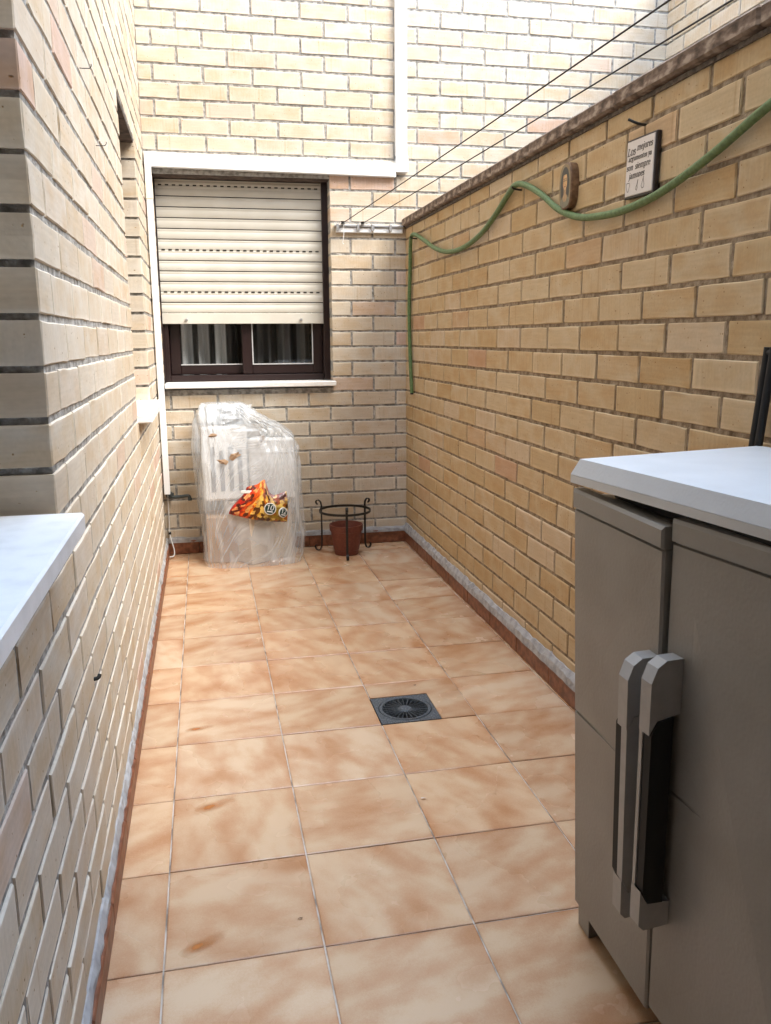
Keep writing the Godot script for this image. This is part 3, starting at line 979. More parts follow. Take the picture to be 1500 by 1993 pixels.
func clothes_line() -> void:
	var t := thing("clothes_line", "wall mounted clothes line rail with dark cords stretched over the patio", "clothes line", Vector3(-0.21, 1.765, 0.0))
	var off := -t.position
	put(box_mesh(Vector3(-0.392, 1.744, 0.001), Vector3(-0.02, 1.772, 0.020), 0.003), "wall_rail", M.white_plastic, t, Transform3D(Basis(), off))
	put(box_mesh(Vector3(-0.400, 1.773, 0.001), Vector3(-0.02, 1.784, 0.030), 0.002), "top_bar", M.steel, t, Transform3D(Basis(), off))
	for x in [-0.392, -0.28, -0.20, -0.10]:
		put(box_mesh(Vector3(x, 1.75, 0.020), Vector3(x + 0.014, 1.788, 0.040), 0.003), "bracket", M.steel, t, Transform3D(Basis(), off))
	var ends := [[Vector3(-0.357, 1.79, 0.05), Vector3(-0.272, 1.785, 3.25)], [Vector3(-0.249, 1.79, 0.05), Vector3(-0.166, 1.782, 3.25)]]
	for e in ends:
		put(lathe_mesh([Vector2(0, 0.008), Vector2(0.012, 0.007), Vector2(0.008, 0.0), Vector2(0.012, -0.007), Vector2(0, -0.008)], 14), "pulley", M.black, t, Transform3D(Basis(), e[0] + off + Vector3(0.0, 0.002, -0.012)))
		var p := []
		for i in 9:
			var s := i / 8.0
			var q: Vector3 = (e[0] as Vector3).lerp(e[1] + (e[1] - e[0]) * 0.6, s)
			q.y -= 0.016 * 4.0 * s * (1.0 - s) * 0.5
			p.append(q + off)
		put(tube_mesh(p, 0.0021, 5, 3), "cord", M.cord, t)
	# far carrier behind the camera
	put(box_mesh(Vector3(-0.30, 1.76, 5.15), Vector3(0.02, 1.80, 5.18), 0.003), "far_rail", M.steel, t, Transform3D(Basis(), off))
	# a loose end of white cord
	put(tube_mesh([Vector3(-0.355, 1.785, 0.042), Vector3(-0.352, 1.73, 0.03), Vector3(-0.357, 1.69, 0.022), Vector3(-0.35, 1.685, 0.022)], 0.002, 5), "loose_end", M.white_plastic, t, Transform3D(Basis(), off))

func left_wall_hooks() -> void:
	for q in [[Vector3(LX, 1.813, 2.471), "thin bent wire hook high on the left wall, nearer the camera"], [Vector3(LX, 1.692, 2.226), "thin straight wire nail on the left wall below the bent hook"]]:
		var h := thing("wire_hook", q[1], "hook", q[0])
		put(tube_mesh([Vector3(-0.01, 0, 0), Vector3(0.022, 0, 0), Vector3(0.026, 0.01 if q[1].contains("bent") else 0.0, 0)], 0.0011, 6, 2), "wire", M.black_iron, h)
	var hole := thing("hole_stub", "short black tube standing in for a small hole low on the left wall", "hole stub", Vector3(LX, 0.503, 3.025))
	put(tube_mesh([Vector3(-0.01, 0, 0), Vector3(0.008, 0.002, 0), Vector3(0.012, 0.008, -0.005)], 0.0042, 7, 3), "stub", M.black, hole)  # added tube, takes the place of a small dark hole

func garden_hose() -> void:
	var t := thing("garden_hose", "green garden hose draped on nails along the ochre dividing wall", "hose")
	var x := -0.016
	var p := [Vector3(x, 1.72, 4.0), Vector3(x, 1.70, 3.55), Vector3(x, 1.660, 3.30), Vector3(x, 1.622, 3.131), Vector3(x, 1.573, 2.964), Vector3(x, 1.528, 2.757), Vector3(x, 1.512, 2.58), Vector3(x, 1.515, 2.432), Vector3(x, 1.532, 2.28), Vector3(x, 1.575, 2.13), Vector3(x, 1.640, 1.99), Vector3(x, 1.692, 1.85), Vector3(x - 0.006, 1.708, 1.763), Vector3(x, 1.690, 1.67), Vector3(x, 1.640, 1.54), Vector3(x, 1.590, 1.37), Vector3(x, 1.560, 1.14), Vector3(x, 1.563, 0.908), Vector3(x, 1.60, 0.68), Vector3(x, 1.665, 0.45), Vector3(x - 0.004, 1.706, 0.30), Vector3(x - 0.008, 1.707, 0.235), Vector3(x - 0.004, 1.66, 0.19), Vector3(x, 1.52, 0.165), Vector3(x, 1.34, 0.145), Vector3(x, 1.10, 0.165), Vector3(x, 0.885, 0.205)]
	put(tube_mesh(p, 0.0103, 10, 5), "tube", M.hose, t)
	put(tube_mesh([Vector3(x, 0.887, 0.2046), Vector3(x, 0.878, 0.2062)], 0.009, 10, 1), "open_end", M.black, t)
	for q in [[Vector3(0.01, 1.690, 1.765), "bent black nail holding the hose at its crest by the plaque"], [Vector3(0.01, 1.690, 0.255), "black nail holding the hose in the back right corner"]]:
		var nl := thing("wall_nail", q[1], "nail", q[0], "black nails in the ochre wall")
		put(tube_mesh([Vector3(0, 0, 0), Vector3(-0.04, 0.004, 0), Vector3(-0.045, 0.012, 0)], 0.0035, 6, 2), "shank", M.black_iron, nl)

# ---------------------------------------------------------------- ornaments

func text_on(parent: Node, words: String, called: String, height: float, m: Material, xf: Transform3D, font := "Droid Sans", slant := 0.0) -> void:
	var tm := TextMesh.new()
	var sf := SystemFont.new()
	sf.font_names = PackedStringArray([font])
	tm.font = sf
	tm.text = words
	tm.font_size = 64
	tm.pixel_size = height / 64.0
	tm.depth = 0.0008
	tm.curve_step = 2.0
	var b := xf.basis
	b.y = b.y + b.x * slant
	put(tm, called, m, parent, Transform3D(b, xf.origin))

func wall_ornaments() -> void:
	# a square ceramic tile with handwriting, hung from a nail: face looks to -x, so its right hand side is +z
	var face := Basis(Vector3(0, 0, 1), Vector3.UP, Vector3(-1, 0, 0))
	var t := thing("ceramic_tile_sign", "white square ceramic tile with black handwriting hung from a nail", "wall sign", Vector3(-0.010, 1.608, 2.637))
	t.basis = face * Basis(Vector3(0, 0, 1), -0.025)
	put(box_mesh(Vector3(-0.076, -0.073, -0.009), Vector3(0.076, 0.073, 0.004), 0.002), "frame", mat(srgb(0.025, 0.018, 0.018), 0.4), t)
	put(box_mesh(Vector3(-0.070, -0.067, 0.0), Vector3(0.070, 0.068, 0.0065), 0.0015), "glazed_face", mat(srgb(0.62, 0.58, 0.56), 0.25), t)
	var ink := mat(srgb(0.02, 0.016, 0.014), 0.6)
	var z := 0.0068
	text_on(t, "Los", "lettering", 0.026, ink, Transform3D(Basis(), Vector3(-0.043, 0.041, z)), "Droid Serif", 0.22)
	text_on(t, "mejores", "lettering", 0.021, ink, Transform3D(Basis(), Vector3(0.024, 0.047, z)), "Droid Serif", 0.22)
	text_on(t, "argumentos ya", "lettering", 0.0168, ink, Transform3D(Basis(), Vector3(0.002, 0.024, z)), "Droid Serif", 0.22)
	text_on(t, "son  siempre", "lettering", 0.020, ink, Transform3D(Basis(), Vector3(-0.004, 0.003, z)), "Droid Serif", 0.22)
	text_on(t, "jamones", "lettering", 0.020, ink, Transform3D(Basis(), Vector3(-0.010, -0.018, z)), "Droid Serif", 0.22)
	# three little drawings: a vase, a spoon and a gourd
	var vase := begin()
	outline(vase, [Vector2(-0.062, -0.034), Vector2(-0.047, -0.034), Vector2(-0.046, -0.042), Vector2(-0.051, -0.055), Vector2(-0.057, -0.055), Vector2(-0.063, -0.042)], z, 0.0016)
	put(finish(vase), "drawn_vase", ink, t)
	var spoon := begin()
	outline(spoon, [Vector2(-0.002, -0.032), Vector2(-0.006, -0.045)], z, 0.0030, false)
	outline(spoon, [Vector2(-0.006, -0.045), Vector2(-0.003, -0.050), Vector2(-0.007, -0.057), Vector2(-0.012, -0.054), Vector2(-0.011, -0.048)], z, 0.0014)
	put(finish(spoon), "drawn_spoon", ink, t)
	var gourd := begin()
	outline(gourd, [Vector2(0.026, -0.034), Vector2(0.031, -0.046), Vector2(0.029, -0.054), Vector2(0.021, -0.055), Vector2(0.016, -0.049), Vector2(0.020, -0.042), Vector2(0.023, -0.034)], z, 0.0016)
	outline(gourd, [Vector2(0.024, -0.034), Vector2(0.027, -0.028)], z, 0.0022, false)
	put(finish(gourd), "drawn_gourd", ink, t)
	var nl := thing("wall_nail", "bent black nail directly above the white tile sign", "nail", Vector3(0.01, 1.708, 2.628), "black nails in the ochre wall")
	put(tube_mesh([Vector3(0, 0, 0), Vector3(-0.03, 0.004, -0.002), Vector3(-0.05, 0.016, -0.016)], 0.0035, 6, 3), "shank", M.black_iron, nl)
	put(tube_mesh([Vector3(-0.012, 0.0, 0.0), Vector3(-0.012, -0.03, 0.002)], 0.0012, 5, 1), "wire_loop", mat(srgb(0.2, 0.13, 0.05), 0.5), nl)
	# a small arched plaque with a painted face
	var q := thing("painted_plaque", "small arched wooden plaque with a painted portrait of a dark haired woman", "plaque", Vector3(0.004, 1.632, 2.197))
	q.basis = face * Basis(Vector3(0, 0, 1), 0.02)
	var shape := []
	for k in 33:
		var a := TAU * k / 32.0
		var ex := signf(cos(a)) * pow(absf(cos(a)), 0.65)
		var ey := signf(sin(a)) * pow(absf(sin(a)), 0.65 if sin(a) < 0 else 0.8)
		shape.append(Vector2(ex * 0.044, ey * 0.067))
	var pl := begin()
	var ps := begin()
	for k in 32:
		var a: Vector2 = shape[k]
		var b: Vector2 = shape[k + 1]
		quad(ps, Vector3(a.x, a.y, -0.006), Vector3(b.x, b.y, -0.006), Vector3(b.x, b.y, 0.026), Vector3(a.x, a.y, 0.026))
		var a2 := a * 0.93
		var b2 := b * 0.93
		quad(ps, Vector3(a.x, a.y, 0.026), Vector3(b.x, b.y, 0.026), Vector3(b2.x, b2.y, 0.030), Vector3(a2.x, a2.y, 0.030))
		for v in [Vector2.ZERO, b2, a2]:
			pl.set_uv(Vector2(0.5 + v.x / 0.084, 0.5 - v.y / 0.128))
			pl.add_vertex(Vector3(v.x, v.y, 0.030))
	put(finish(ps), "wooden_body", tri_mat(noise_tex(81, 0.05, [[0.2, srgb(0.10, 0.05, 0.025)], [0.8, srgb(0.26, 0.15, 0.08)]], 128), 0.5, 8.0), q)
	var pm := mat(Color.WHITE, 0.35)
	pm.albedo_texture = portrait()
	put(finish(pl), "painting", pm, q)

func outline(st: SurfaceTool, pts: Array, z: float, w: float, close := true) -> void:
	var n := pts.size() if close else pts.size() - 1
	for i in n:
		var a: Vector2 = pts[i]
		var b: Vector2 = pts[(i + 1) % pts.size()]
		var s := (b - a).normalized().orthogonal() * w * 0.5
		var e := (b - a).normalized() * w * 0.3
		a -= e; b += e
		quad(st, Vector3(a.x + s.x, a.y + s.y, z), Vector3(a.x - s.x, a.y - s.y, z), Vector3(b.x - s.x, b.y - s.y, z), Vector3(b.x + s.x, b.y + s.y, z))

func portrait() -> ImageTexture:
	var w := 96
	var h := 148
	var im := Image.create(w, h, false, Image.FORMAT_RGB8)
	var n := fast_noise(82, 0.08, 3)
	var ell := func(x: float, y: float, cx: float, cy: float, rx: float, ry: float) -> float:
		return Vector2((x - cx) / rx, (y - cy) / ry).length()
	for y in h:
		for x in w:
			var f := n.get_noise_2d(x, y)
			var c := Color(0.50, 0.42, 0.28)
			var e: float = ell.call(x, y, 48, 76, 39, 66)
			if e < 1.0: c = Color(0.33, 0.30, 0.20)
			if ell.call(x, y, 48, 54, 31, 44) < 1.0 or (absf(x - 48) < 33 - (y - 60) * 0.05 and y > 54 and y < 108): c = Color(0.07, 0.065, 0.045)
			if absf(x - 48) < 11 and y > 74 and y < 122: c = Color(0.62, 0.48, 0.32)
			if ell.call(x, y, 48, 134, 42, 26) < 1.0: c = Color(0.44, 0.42, 0.34)
			if ell.call(x, y, 48, 112, 17, 14) < 1.0: c = Color(0.66, 0.53, 0.36)
			if ell.call(x, y, 48, 58, 18, 29) < 1.0: c = Color(0.78, 0.62, 0.40).lerp(Color(0.62, 0.42, 0.26), clampf((48 - x) / 18.0, 0, 1) * 0.6)
			if absf(x - 48) < 19 and y < 36 and ell.call(x, y, 48, 30, 20, 12) < 1.0: c = Color(0.10, 0.08, 0.05)
			for s in [-8.0, 8.0]:
				if ell.call(x, y, 48 + s, 55, 4.5, 2.2) < 1.0: c = Color(0.10, 0.06, 0.04)
				if ell.call(x, y, 48 + s, 49, 5.5, 1.2) < 1.0: c = Color(0.16, 0.10, 0.06)
			if ell.call(x, y, 49, 67, 2.6, 2.0) < 1.0: c = Color(0.55, 0.34, 0.2)
			if ell.call(x, y, 48, 75, 5.5, 2.2) < 1.0: c = Color(0.50, 0.20, 0.13)
			im.set_pixel(x, y, c * (1.0 + f * 0.18))
	return ImageTexture.create_from_image(im)

# ---------------------------------------------------------------- floor objects

func drain() -> void:
	var c := Vector3(-0.5400, 0, 2.2415)
	var t := thing("floor_drain", "square grey floor drain with a round radial grate among the tiles", "drain", c)
	put(box_mesh(Vector3(-0.096, -0.10, -0.096), Vector3(0.096, -0.06, 0.096)), "sump", M.dark_gap, t)
	# a square plate with a round hole
	var st := begin()
	var n := 48
	var sq := func(a: float) -> Vector3:
		var d := Vector2(cos(a), sin(a))
		var k := 0.0965 / maxf(absf(d.x), absf(d.y))
		return Vector3(d.x * k, 0, d.y * k)
	for i in n:
		var a := TAU * i / n
		var b := TAU * (i + 1) / n
		var p: Vector3 = sq.call(a)
		var q: Vector3 = sq.call(b)
		var pi_ := Vector3(cos(a), 0, sin(a)) * 0.088
		var qi := Vector3(cos(b), 0, sin(b)) * 0.088
		var y := Vector3(0, -0.001, 0)
		quad(st, p + y, pi_ + y, qi + y, q + y)
		quad(st, pi_ + y, pi_ + Vector3(0, -0.03, 0), qi + Vector3(0, -0.03, 0), qi + y)
		quad(st, p + y, q + y, q + Vector3(0, -0.05, 0), p + Vector3(0, -0.05, 0))
	put(finish(st), "frame_plate", M.drain, t)
	put(lathe_mesh([Vector2(0.074, -0.006), Vector2(0.0755, 0.0005), Vector2(0.084, 0.001), Vector2(0.0872, -0.004), Vector2(0.0872, -0.02), Vector2(0.074, -0.02), Vector2(0.074, -0.006)], 48), "rim_ring", M.drain, t)
	put(lathe_mesh([Vector2(0, 0.002), Vector2(0.018, 0.0015), Vector2(0.0225, -0.002), Vector2(0.0225, -0.014), Vector2(0, -0.014)], 28), "hub", M.drain, t)
	var spoke := box_mesh(Vector3(0.021, -0.009, -0.0012), Vector3(0.0755, -0.001, 0.0012), 0.0006)
	for k in 26:
		put(spoke, "spoke", M.drain, t, Transform3D(Basis(Vector3.UP, TAU * k / 26), Vector3.ZERO))

func flower_pot() -> void:
	var t := thing("flower_pot", "empty terracotta coloured plastic pot under the black iron stand", "flower pot", Vector3(-0.394, 0, 0.208))
	put(lathe_mesh([Vector2(0, 0.006), Vector2(0.058, 0.006), Vector2(0.066, 0.03), Vector2(0.084, 0.150), Vector2(0.088, 0.166), Vector2(0.0885, 0.170), Vector2(0.0925, 0.170), Vector2(0.094, 0.167), Vector2(0.0925, 0.136), Vector2(0.0865, 0.134), Vector2(0.072, 0.03), Vector2(0.069, 0.026), Vector2(0.0655, 0.001), Vector2(0.063, 0.0), Vector2(0, 0.0)], 48), "shell", M.terracotta, t)

func plant_stand() -> void:
	var t := thing("plant_stand", "black wrought iron plant stand with ring and three curled legs", "plant stand", Vector3(-0.398, 0, 0.2))
	var R := 0.142
	var y := 0.245
	var ring := begin()
	var pts := PackedVector3Array()
	for k in 49:
		var a := TAU * k / 48
		pts.append(Vector3(cos(a) * R, y, sin(a) * R))
	strap(ring, pts, Vector3.UP, 0.013, 0.004)
	put(finish(ring), "ring", M.black_iron, t)
	for a in [PI * 0.5 + 0.10, PI * 1.19, -PI * 0.17]:
		var d := Vector3(cos(a), 0, sin(a))
		var path := []
		# top curl outwards, straight shank, bottom curl outwards
		for p in [[0.168, 0.268], [0.176, 0.272], [0.180, 0.281], [0.174, 0.291], [0.163, 0.292], [0.152, 0.283], [0.147, 0.265], [0.1465, 0.245], [0.1465, 0.18], [0.1465, 0.12], [0.147, 0.06], [0.149, 0.030], [0.156, 0.010], [0.168, 0.004], [0.182, 0.008], [0.189, 0.020], [0.186, 0.031], [0.178, 0.034]]:
			path.append(d * p[0] + Vector3(0, p[1], 0))
		var st := begin()
		strap(st, smooth_path(path, 4), Vector3(-d.z, 0, d.x), 0.013, 0.004)
		put(finish(st), "leg", M.black_iron, t)

func wrapped_bundle() -> void:
	# what the film covers: a tall white slatted heater panel, a white board, a pale carton with two faces
	var carton := thing("cardboard_box", "pale cardboard carton at the bottom inside the clear plastic cover", "box", Vector3(-0.875, 0, 0.165))
	carton.rotation.y = 0.62
	put(box_mesh(Vector3(-0.145, 0.0, -0.115), Vector3(0.145, 0.325, 0.115), 0.004), "carton_body", M.card, carton)
	put(box_mesh(Vector3(-0.143, 0.3255, -0.02), Vector3(0.143, 0.3275, 0.02)), "tape_strip", mat(srgb(0.45, 0.36, 0.24), 0.3), carton)
	var logo := begin()
	var pts := []
	for k in 24: pts.append(Vector2(-0.03 + cos(TAU * k / 24) * 0.035, 0.24 + sin(TAU * k / 24) * 0.035))
	outline(logo, pts, 0.1158, 0.012)
	put(finish(logo), "printed_ring", mat(srgb(0.25, 0.30, 0.28), 0.8), carton)
	var side := thing("cardboard_box", "flat brown carton folded upright at the left foot of the plastic cover", "box", Vector3(-1.08, 0, 0.14))
	put(box_mesh(Vector3(-0.075, 0.0, -0.10), Vector3(0.09, 0.25, 0.11), 0.003), "carton_body", mat(srgb(0.40, 0.27, 0.17), 0.85), side)
	var heater := thing("slotted_panel", "white panel with dark vertical slots inside the clear plastic cover", "panel", Vector3(-1.035, 0.335, 0.185))
	heater.rotation.y = 0.10
	put(box_mesh(Vector3(-0.125, 0.0, -0.03), Vector3(0.115, 0.395, 0.03), 0.01), "body", M.white_board, heater)
	for k in 4:
		var x := -0.085 + k * 0.048
		put(box_mesh(Vector3(x, 0.05, 0.0305), Vector3(x + 0.022, 0.29 - 0.02 * (k % 2), 0.033)), "slot", M.grey_slot, heater)
	var board := thing("white_board", "plain white board standing upright inside the right of the plastic cover", "board", Vector3(-0.79, 0.33, 0.215))
	board.rotation.y = -0.08
	put(box_mesh(Vector3(-0.125, 0.0, -0.02), Vector3(0.115, 0.335, 0.02), 0.012), "sheet", M.white_board, board)
	put(box_mesh(Vector3(-0.115, 0.255, 0.0202), Vector3(0.115, 0.262, 0.023), 0.001), "rib", M.white_board, board)
	var chair := thing("grey_panel", "grey upright panel at the top left inside the plastic cover", "panel", Vector3(-1.03, 0.73, 0.12))
	put(box_mesh(Vector3(-0.10, 0.0, -0.02), Vector3(0.10, 0.105, 0.02), 0.01), "sheet", mat(srgb(0.30, 0.32, 0.33), 0.6), chair)

	# the film: rings of a drooping hull, pleated below its gathered top
	var film := thing("plastic_cover", "wrinkled clear plastic cover draped over stacked boxes by the back wall", "plastic cover", Vector3(-0.9, 0, 0.2))
	# height, left, right, back, front
	var lev := [[0.0, -1.165, -0.655, 0.03, 0.375], [0.05, -1.17, -0.643, 0.025, 0.36], [0.14, -1.172, -0.637, 0.025, 0.345], [0.25, -1.178, -0.640, 0.02, 0.33], [0.38, -1.190, -0.640, 0.02, 0.315], [0.50, -1.196, -0.637, 0.02, 0.30], [0.60, -1.198, -0.648, 0.02, 0.285], [0.67, -1.196, -0.672, 0.02, 0.265], [0.715, -1.190, -0.715, 0.025, 0.25], [0.755, -1.185, -0.80, 0.03, 0.235], [0.80, -1.178, -0.875, 0.04, 0.215], [0.835, -1.165, -0.925, 0.055, 0.19], [0.850, -1.145, -0.955, 0.07, 0.165]]
	var wr := fast_noise(91, 5.0, 3)
	var ridge := fast_noise(92, 3.2, 2)
	ridge.fractal_type = FastNoiseLite.FRACTAL_RIDGED
	var n := 112
	var rows := 62
	var grid := []
	for j in rows + 1:
		var yy := 0.850 * pow(float(j) / rows, 0.94)
		var k := 0
		while k < lev.size() - 2 and lev[k + 1][0] < yy: k += 1
		var s := clampf((yy - lev[k][0]) / (lev[k + 1][0] - lev[k][0]), 0, 1)
		var q := []
		for c in 5: q.append(lerpf(lev[k][c], lev[k + 1][c], s))
		var row := []
		for i in n:
			var a := TAU * i / n
			var cx: float = (q[1] + q[2]) * 0.5
			var cz: float = (q[3] + q[4]) * 0.5
			var ex := signf(cos(a)) * pow(absf(cos(a)), 0.5)
			var ez := signf(sin(a)) * pow(absf(sin(a)), 0.5)
			var p := Vector3(cx + ex * (q[2] - q[1]) * 0.5, yy, cz + ez * (q[4] - q[3]) * 0.5)
			# taut folds fall from the gathered top, loose creases elsewhere
			var from_top := clampf((yy - 0.45) / 0.4, 0, 1)
			var dirx := p.x - (-0.98 + 0.02 * sin(yy * 9.0))
			var pleat := sin(dirx * 150.0 + ridge.get_noise_2d(p.x * 2.0, yy * 0.6) * 6.0) * (0.0012 + 0.006 * from_top)
			var d := wr.get_noise_3d(p.x, yy * 0.6, p.z) * 0.019 + (ridge.get_noise_3d(p.x * 1.0, yy * 0.55 + p.x * 0.6, p.z) - 0.3) * 0.024 + pleat
			if yy < 0.02: d *= 0.4
			var out := Vector3(ex, 0, ez).normalized()
			p += out * d
			p.z = maxf(p.z, 0.014)
			row.append(p - film.position)
		grid.append(row)
	var st := begin()
	for j in rows:
		for i in n:
			var i2 := (i + 1) % n
			var t0 := Vector2(float(i) / n * 3.0, 1.0 - float(j) / rows)
			var t1 := Vector2(float(i + 1) / n * 3.0, 1.0 - float(j) / rows)
			var t2 := Vector2(float(i + 1) / n * 3.0, 1.0 - float(j + 1) / rows)
			var t3 := Vector2(float(i) / n * 3.0, 1.0 - float(j + 1) / rows)
			quad(st, grid[j][i2], grid[j][i], grid[j + 1][i], grid[j + 1][i2], [t1, t0, t3, t2])
	for i in n:      # the crumpled top
		var mid := Vector3(-1.05, 0.845, 0.115) - film.position
		tri(st, grid[rows][(i + 1) % n], grid[rows][i], mid)
	put(finish(st), "film", film_material(), film)
	# the torn gathers on top
	var tuft := begin()
	tuft.set_smooth_group(1)
	var r := RandomNumberGenerator.new()
	r.seed = 14
	for k in 9:
		var a := Vector3(-1.13 + 0.022 * k, 0.828, 0.12 + r.randf_range(-0.02, 0.05)) - film.position
		var b := a + Vector3(r.randf_range(0.03, 0.07), r.randf_range(0.0, 0.022), r.randf_range(-0.02, 0.02))
		var c := b + Vector3(r.randf_range(-0.02, 0.03), -r.randf_range(0.04, 0.09), r.randf_range(0.03, 0.06))
		var d := a + Vector3(r.randf_range(-0.02, 0.02), -r.randf_range(0.05, 0.09), r.randf_range(0.03, 0.06))
		quad(tuft, d, c, b, a)
	put(finish(tuft), "gathered_top", film_material(), film)

	# brown torn paper caught under the film
	for q in [[Vector3(-1.055, 0.555, 0.300), 0.035, -0.3], [Vector3(-0.99, 0.585, 0.296), 0.042, 0.5], [Vector3(-0.845, 0.665, 0.262), 0.030, 1.2], [Vector3(-1.10, 0.69, 0.262), 0.026, 0.1]]:
		var ts := begin()
		var tr := RandomNumberGenerator.new()
		tr.seed = int(absf(q[0].x) * 1000)
		var ring := []
		for k in 9: ring.append(Vector3(cos(TAU * k / 9) * q[1] * tr.randf_range(0.5, 1.1), sin(TAU * k / 9) * q[1] * 0.5 * tr.randf_range(0.5, 1.1), tr.randf_range(-0.006, 0.006)))
		for k in 9: tri(ts, Vector3(0, 0, 0.005), ring[k], ring[(k + 1) % 9])
		put(finish(ts), "torn_paper", mat(srgb(0.33, 0.22, 0.14), 0.9), film, Transform3D(Basis(Vector3(0, 0, 1), q[2]), q[0] - film.position))
	# a printed bag of firelogs tucked into the film
	var bag := thing("printed_bag", "bright orange and yellow printed bag with a round 10 badge", "bag", Vector3(-0.86, 0.335, 0.345))
	bag.rotation = Vector3(-0.12, 0.05, -0.20)
	var outl := [Vector2(-0.165, -0.075), Vector2(-0.13, -0.02), Vector2(-0.10, 0.055), Vector2(-0.02, 0.062), Vector2(0.02, 0.062), Vector2(0.10, 0.058), Vector2(0.135, 0.02), Vector2(0.148, -0.04), Vector2(0.140, -0.088), Vector2(0.0, -0.080)]
	var bs := begin()
	bs.set_smooth_group(1)
	var cells := 26
	var bumps := fast_noise(93, 14.0, 3)
	var pt := func(i: int, j: int) -> Array:
		var u := float(i) / cells
		var v := float(j) / cells
		var left := lerpf(-0.165, -0.095, smoothstep(0.0, 1.0, v))
		var right := lerpf(0.142, 0.115, v * v)
		var x := lerpf(left, right, u)
		var low := -0.080 - 0.012 * sin(u * PI)
		var high := 0.070 + 0.018 * sin(u * 7.0) + 0.05 * exp(-pow((u - 0.42) / 0.12, 2.0))
		var y := lerpf(low, high, v)
		var puff := pow(sin(PI * clampf(u, 0.0, 1.0)) * sin(PI * v), 0.5)
		return [Vector3(x, y, 0.030 * puff + bumps.get_noise_2d(x, y) * 0.010 * puff), Vector2(u, 1.0 - v)]
	for j in cells:
		for i in cells:
			var a: Array = pt.call(i, j)
			var b: Array = pt.call(i + 1, j)
			var c: Array = pt.call(i + 1, j + 1)
			var d: Array = pt.call(i, j + 1)
			quad(bs, a[0], b[0], c[0], d[0], [a[1], b[1], c[1], d[1]])
			var k := Vector3(1, 1, -0.5)
			quad(bs, b[0] * k, a[0] * k, d[0] * k, c[0] * k, [b[1], a[1], d[1], c[1]])
	var bm := mat(Color.WHITE, 0.28)
	bm.albedo_texture = leaf_print()
	put(finish(bs), "printed_wrapper", bm, bag)
	var green := mat(srgb(0.012, 0.04, 0.035), 0.4)
	var white := mat(srgb(0.8, 0.8, 0.8), 0.4)
	for b in [[Vector3(0.040, -0.022, 0.031), 0.031, "10"], [Vector3(0.112, -0.032, 0.024), 0.026, "12"]]:
		var at := Transform3D(Basis(Vector3.UP, 0.0 if b[2] == "10" else 0.4), b[0])
		put(lathe_mesh([Vector2(0, 0.004), Vector2(b[1], 0.003), Vector2(b[1] + 0.001, 0.0), Vector2(b[1], -0.006)], 28), "badge_ring", white, bag, at * Transform3D(Basis(Vector3.RIGHT, PI / 2), Vector3.ZERO))
		put(lathe_mesh([Vector2(0, 0.0052), Vector2(b[1] * 0.88, 0.0044), Vector2(b[1] * 0.88, 0.003)], 28), "badge", green, bag, at * Transform3D(Basis(Vector3.RIGHT, PI / 2), Vector3.ZERO))
		text_on(bag, b[2], "lettering", b[1] * 1.25, white, at * Transform3D(Basis(), Vector3(0, b[1] * 0.22, 0.0056)), "Droid Sans", 0.15)
		put(box_mesh(Vector3(-b[1] * 0.5, -b[1] * 0.55, 0.005), Vector3(b[1] * 0.5, -b[1] * 0.38, 0.0058)), "small_print", white, bag, at)
	put(box_mesh(Vector3(-0.115, 0.050, 0.012), Vector3(-0.02, 0.066, 0.016), 0.002), "white_label", white, bag, Transform3D(Basis(Vector3(0, 0, 1), 0.12), Vector3(0, 0, 0)))

func leaf_print() -> ImageTexture:
	var w := 320
	var h := 200
	var im := Image.create(w, h, false, Image.FORMAT_RGB8)
	var n := fast_noise(95, 0.03, 3)
	n.noise_type = FastNoiseLite.TYPE_CELLULAR
	n.cellular_return_type = FastNoiseLite.RETURN_CELL_VALUE
	n.fractal_type = FastNoiseLite.FRACTAL_NONE
	n.frequency = 0.055
	n.cellular_jitter = 1.0
	n.domain_warp_enabled = true
	n.domain_warp_amplitude = 22.0
	n.domain_warp_frequency = 0.04
	var s := fast_noise(96, 0.05, 4)
	for y in h:
		for x in w:
			var u := float(x) / w
			var v := float(y) / h
			var c := n.get_noise_2d(x, y)
			var f := s.get_noise_2d(x, y)
			var base := Color(0.72, 0.10, 0.035)
			base = base.lerp(Color(0.86, 0.33, 0.06), smoothstep(0.10, 0.28, u + f * 0.15))
			base = base.lerp(Color(0.90, 0.66, 0.16), smoothstep(0.30, 0.45, u + f * 0.15))
			base = base.lerp(Color(0.56, 0.45, 0.12), smoothstep(0.58, 0.74, u + f * 0.15 + v * 0.15))
			if v < 0.42 and u > 0.42: base = base.lerp(Color(0.60, 0.46, 0.48), smoothstep(0.42, 0.2, v + f * 0.3))
			if c > 0.45: base = base.lerp(Color(0.95, 0.83, 0.52), 0.65)
			elif c < -0.5: base = base.lerp(Color(0.20, 0.06, 0.03), 0.75)
			elif c < -0.2: base = base.lerp(Color(0.62, 0.20, 0.05), 0.5)
			im.set_pixel(x, y, base * (1.0 + f * 0.35))
	return ImageTexture.create_from_image(im)

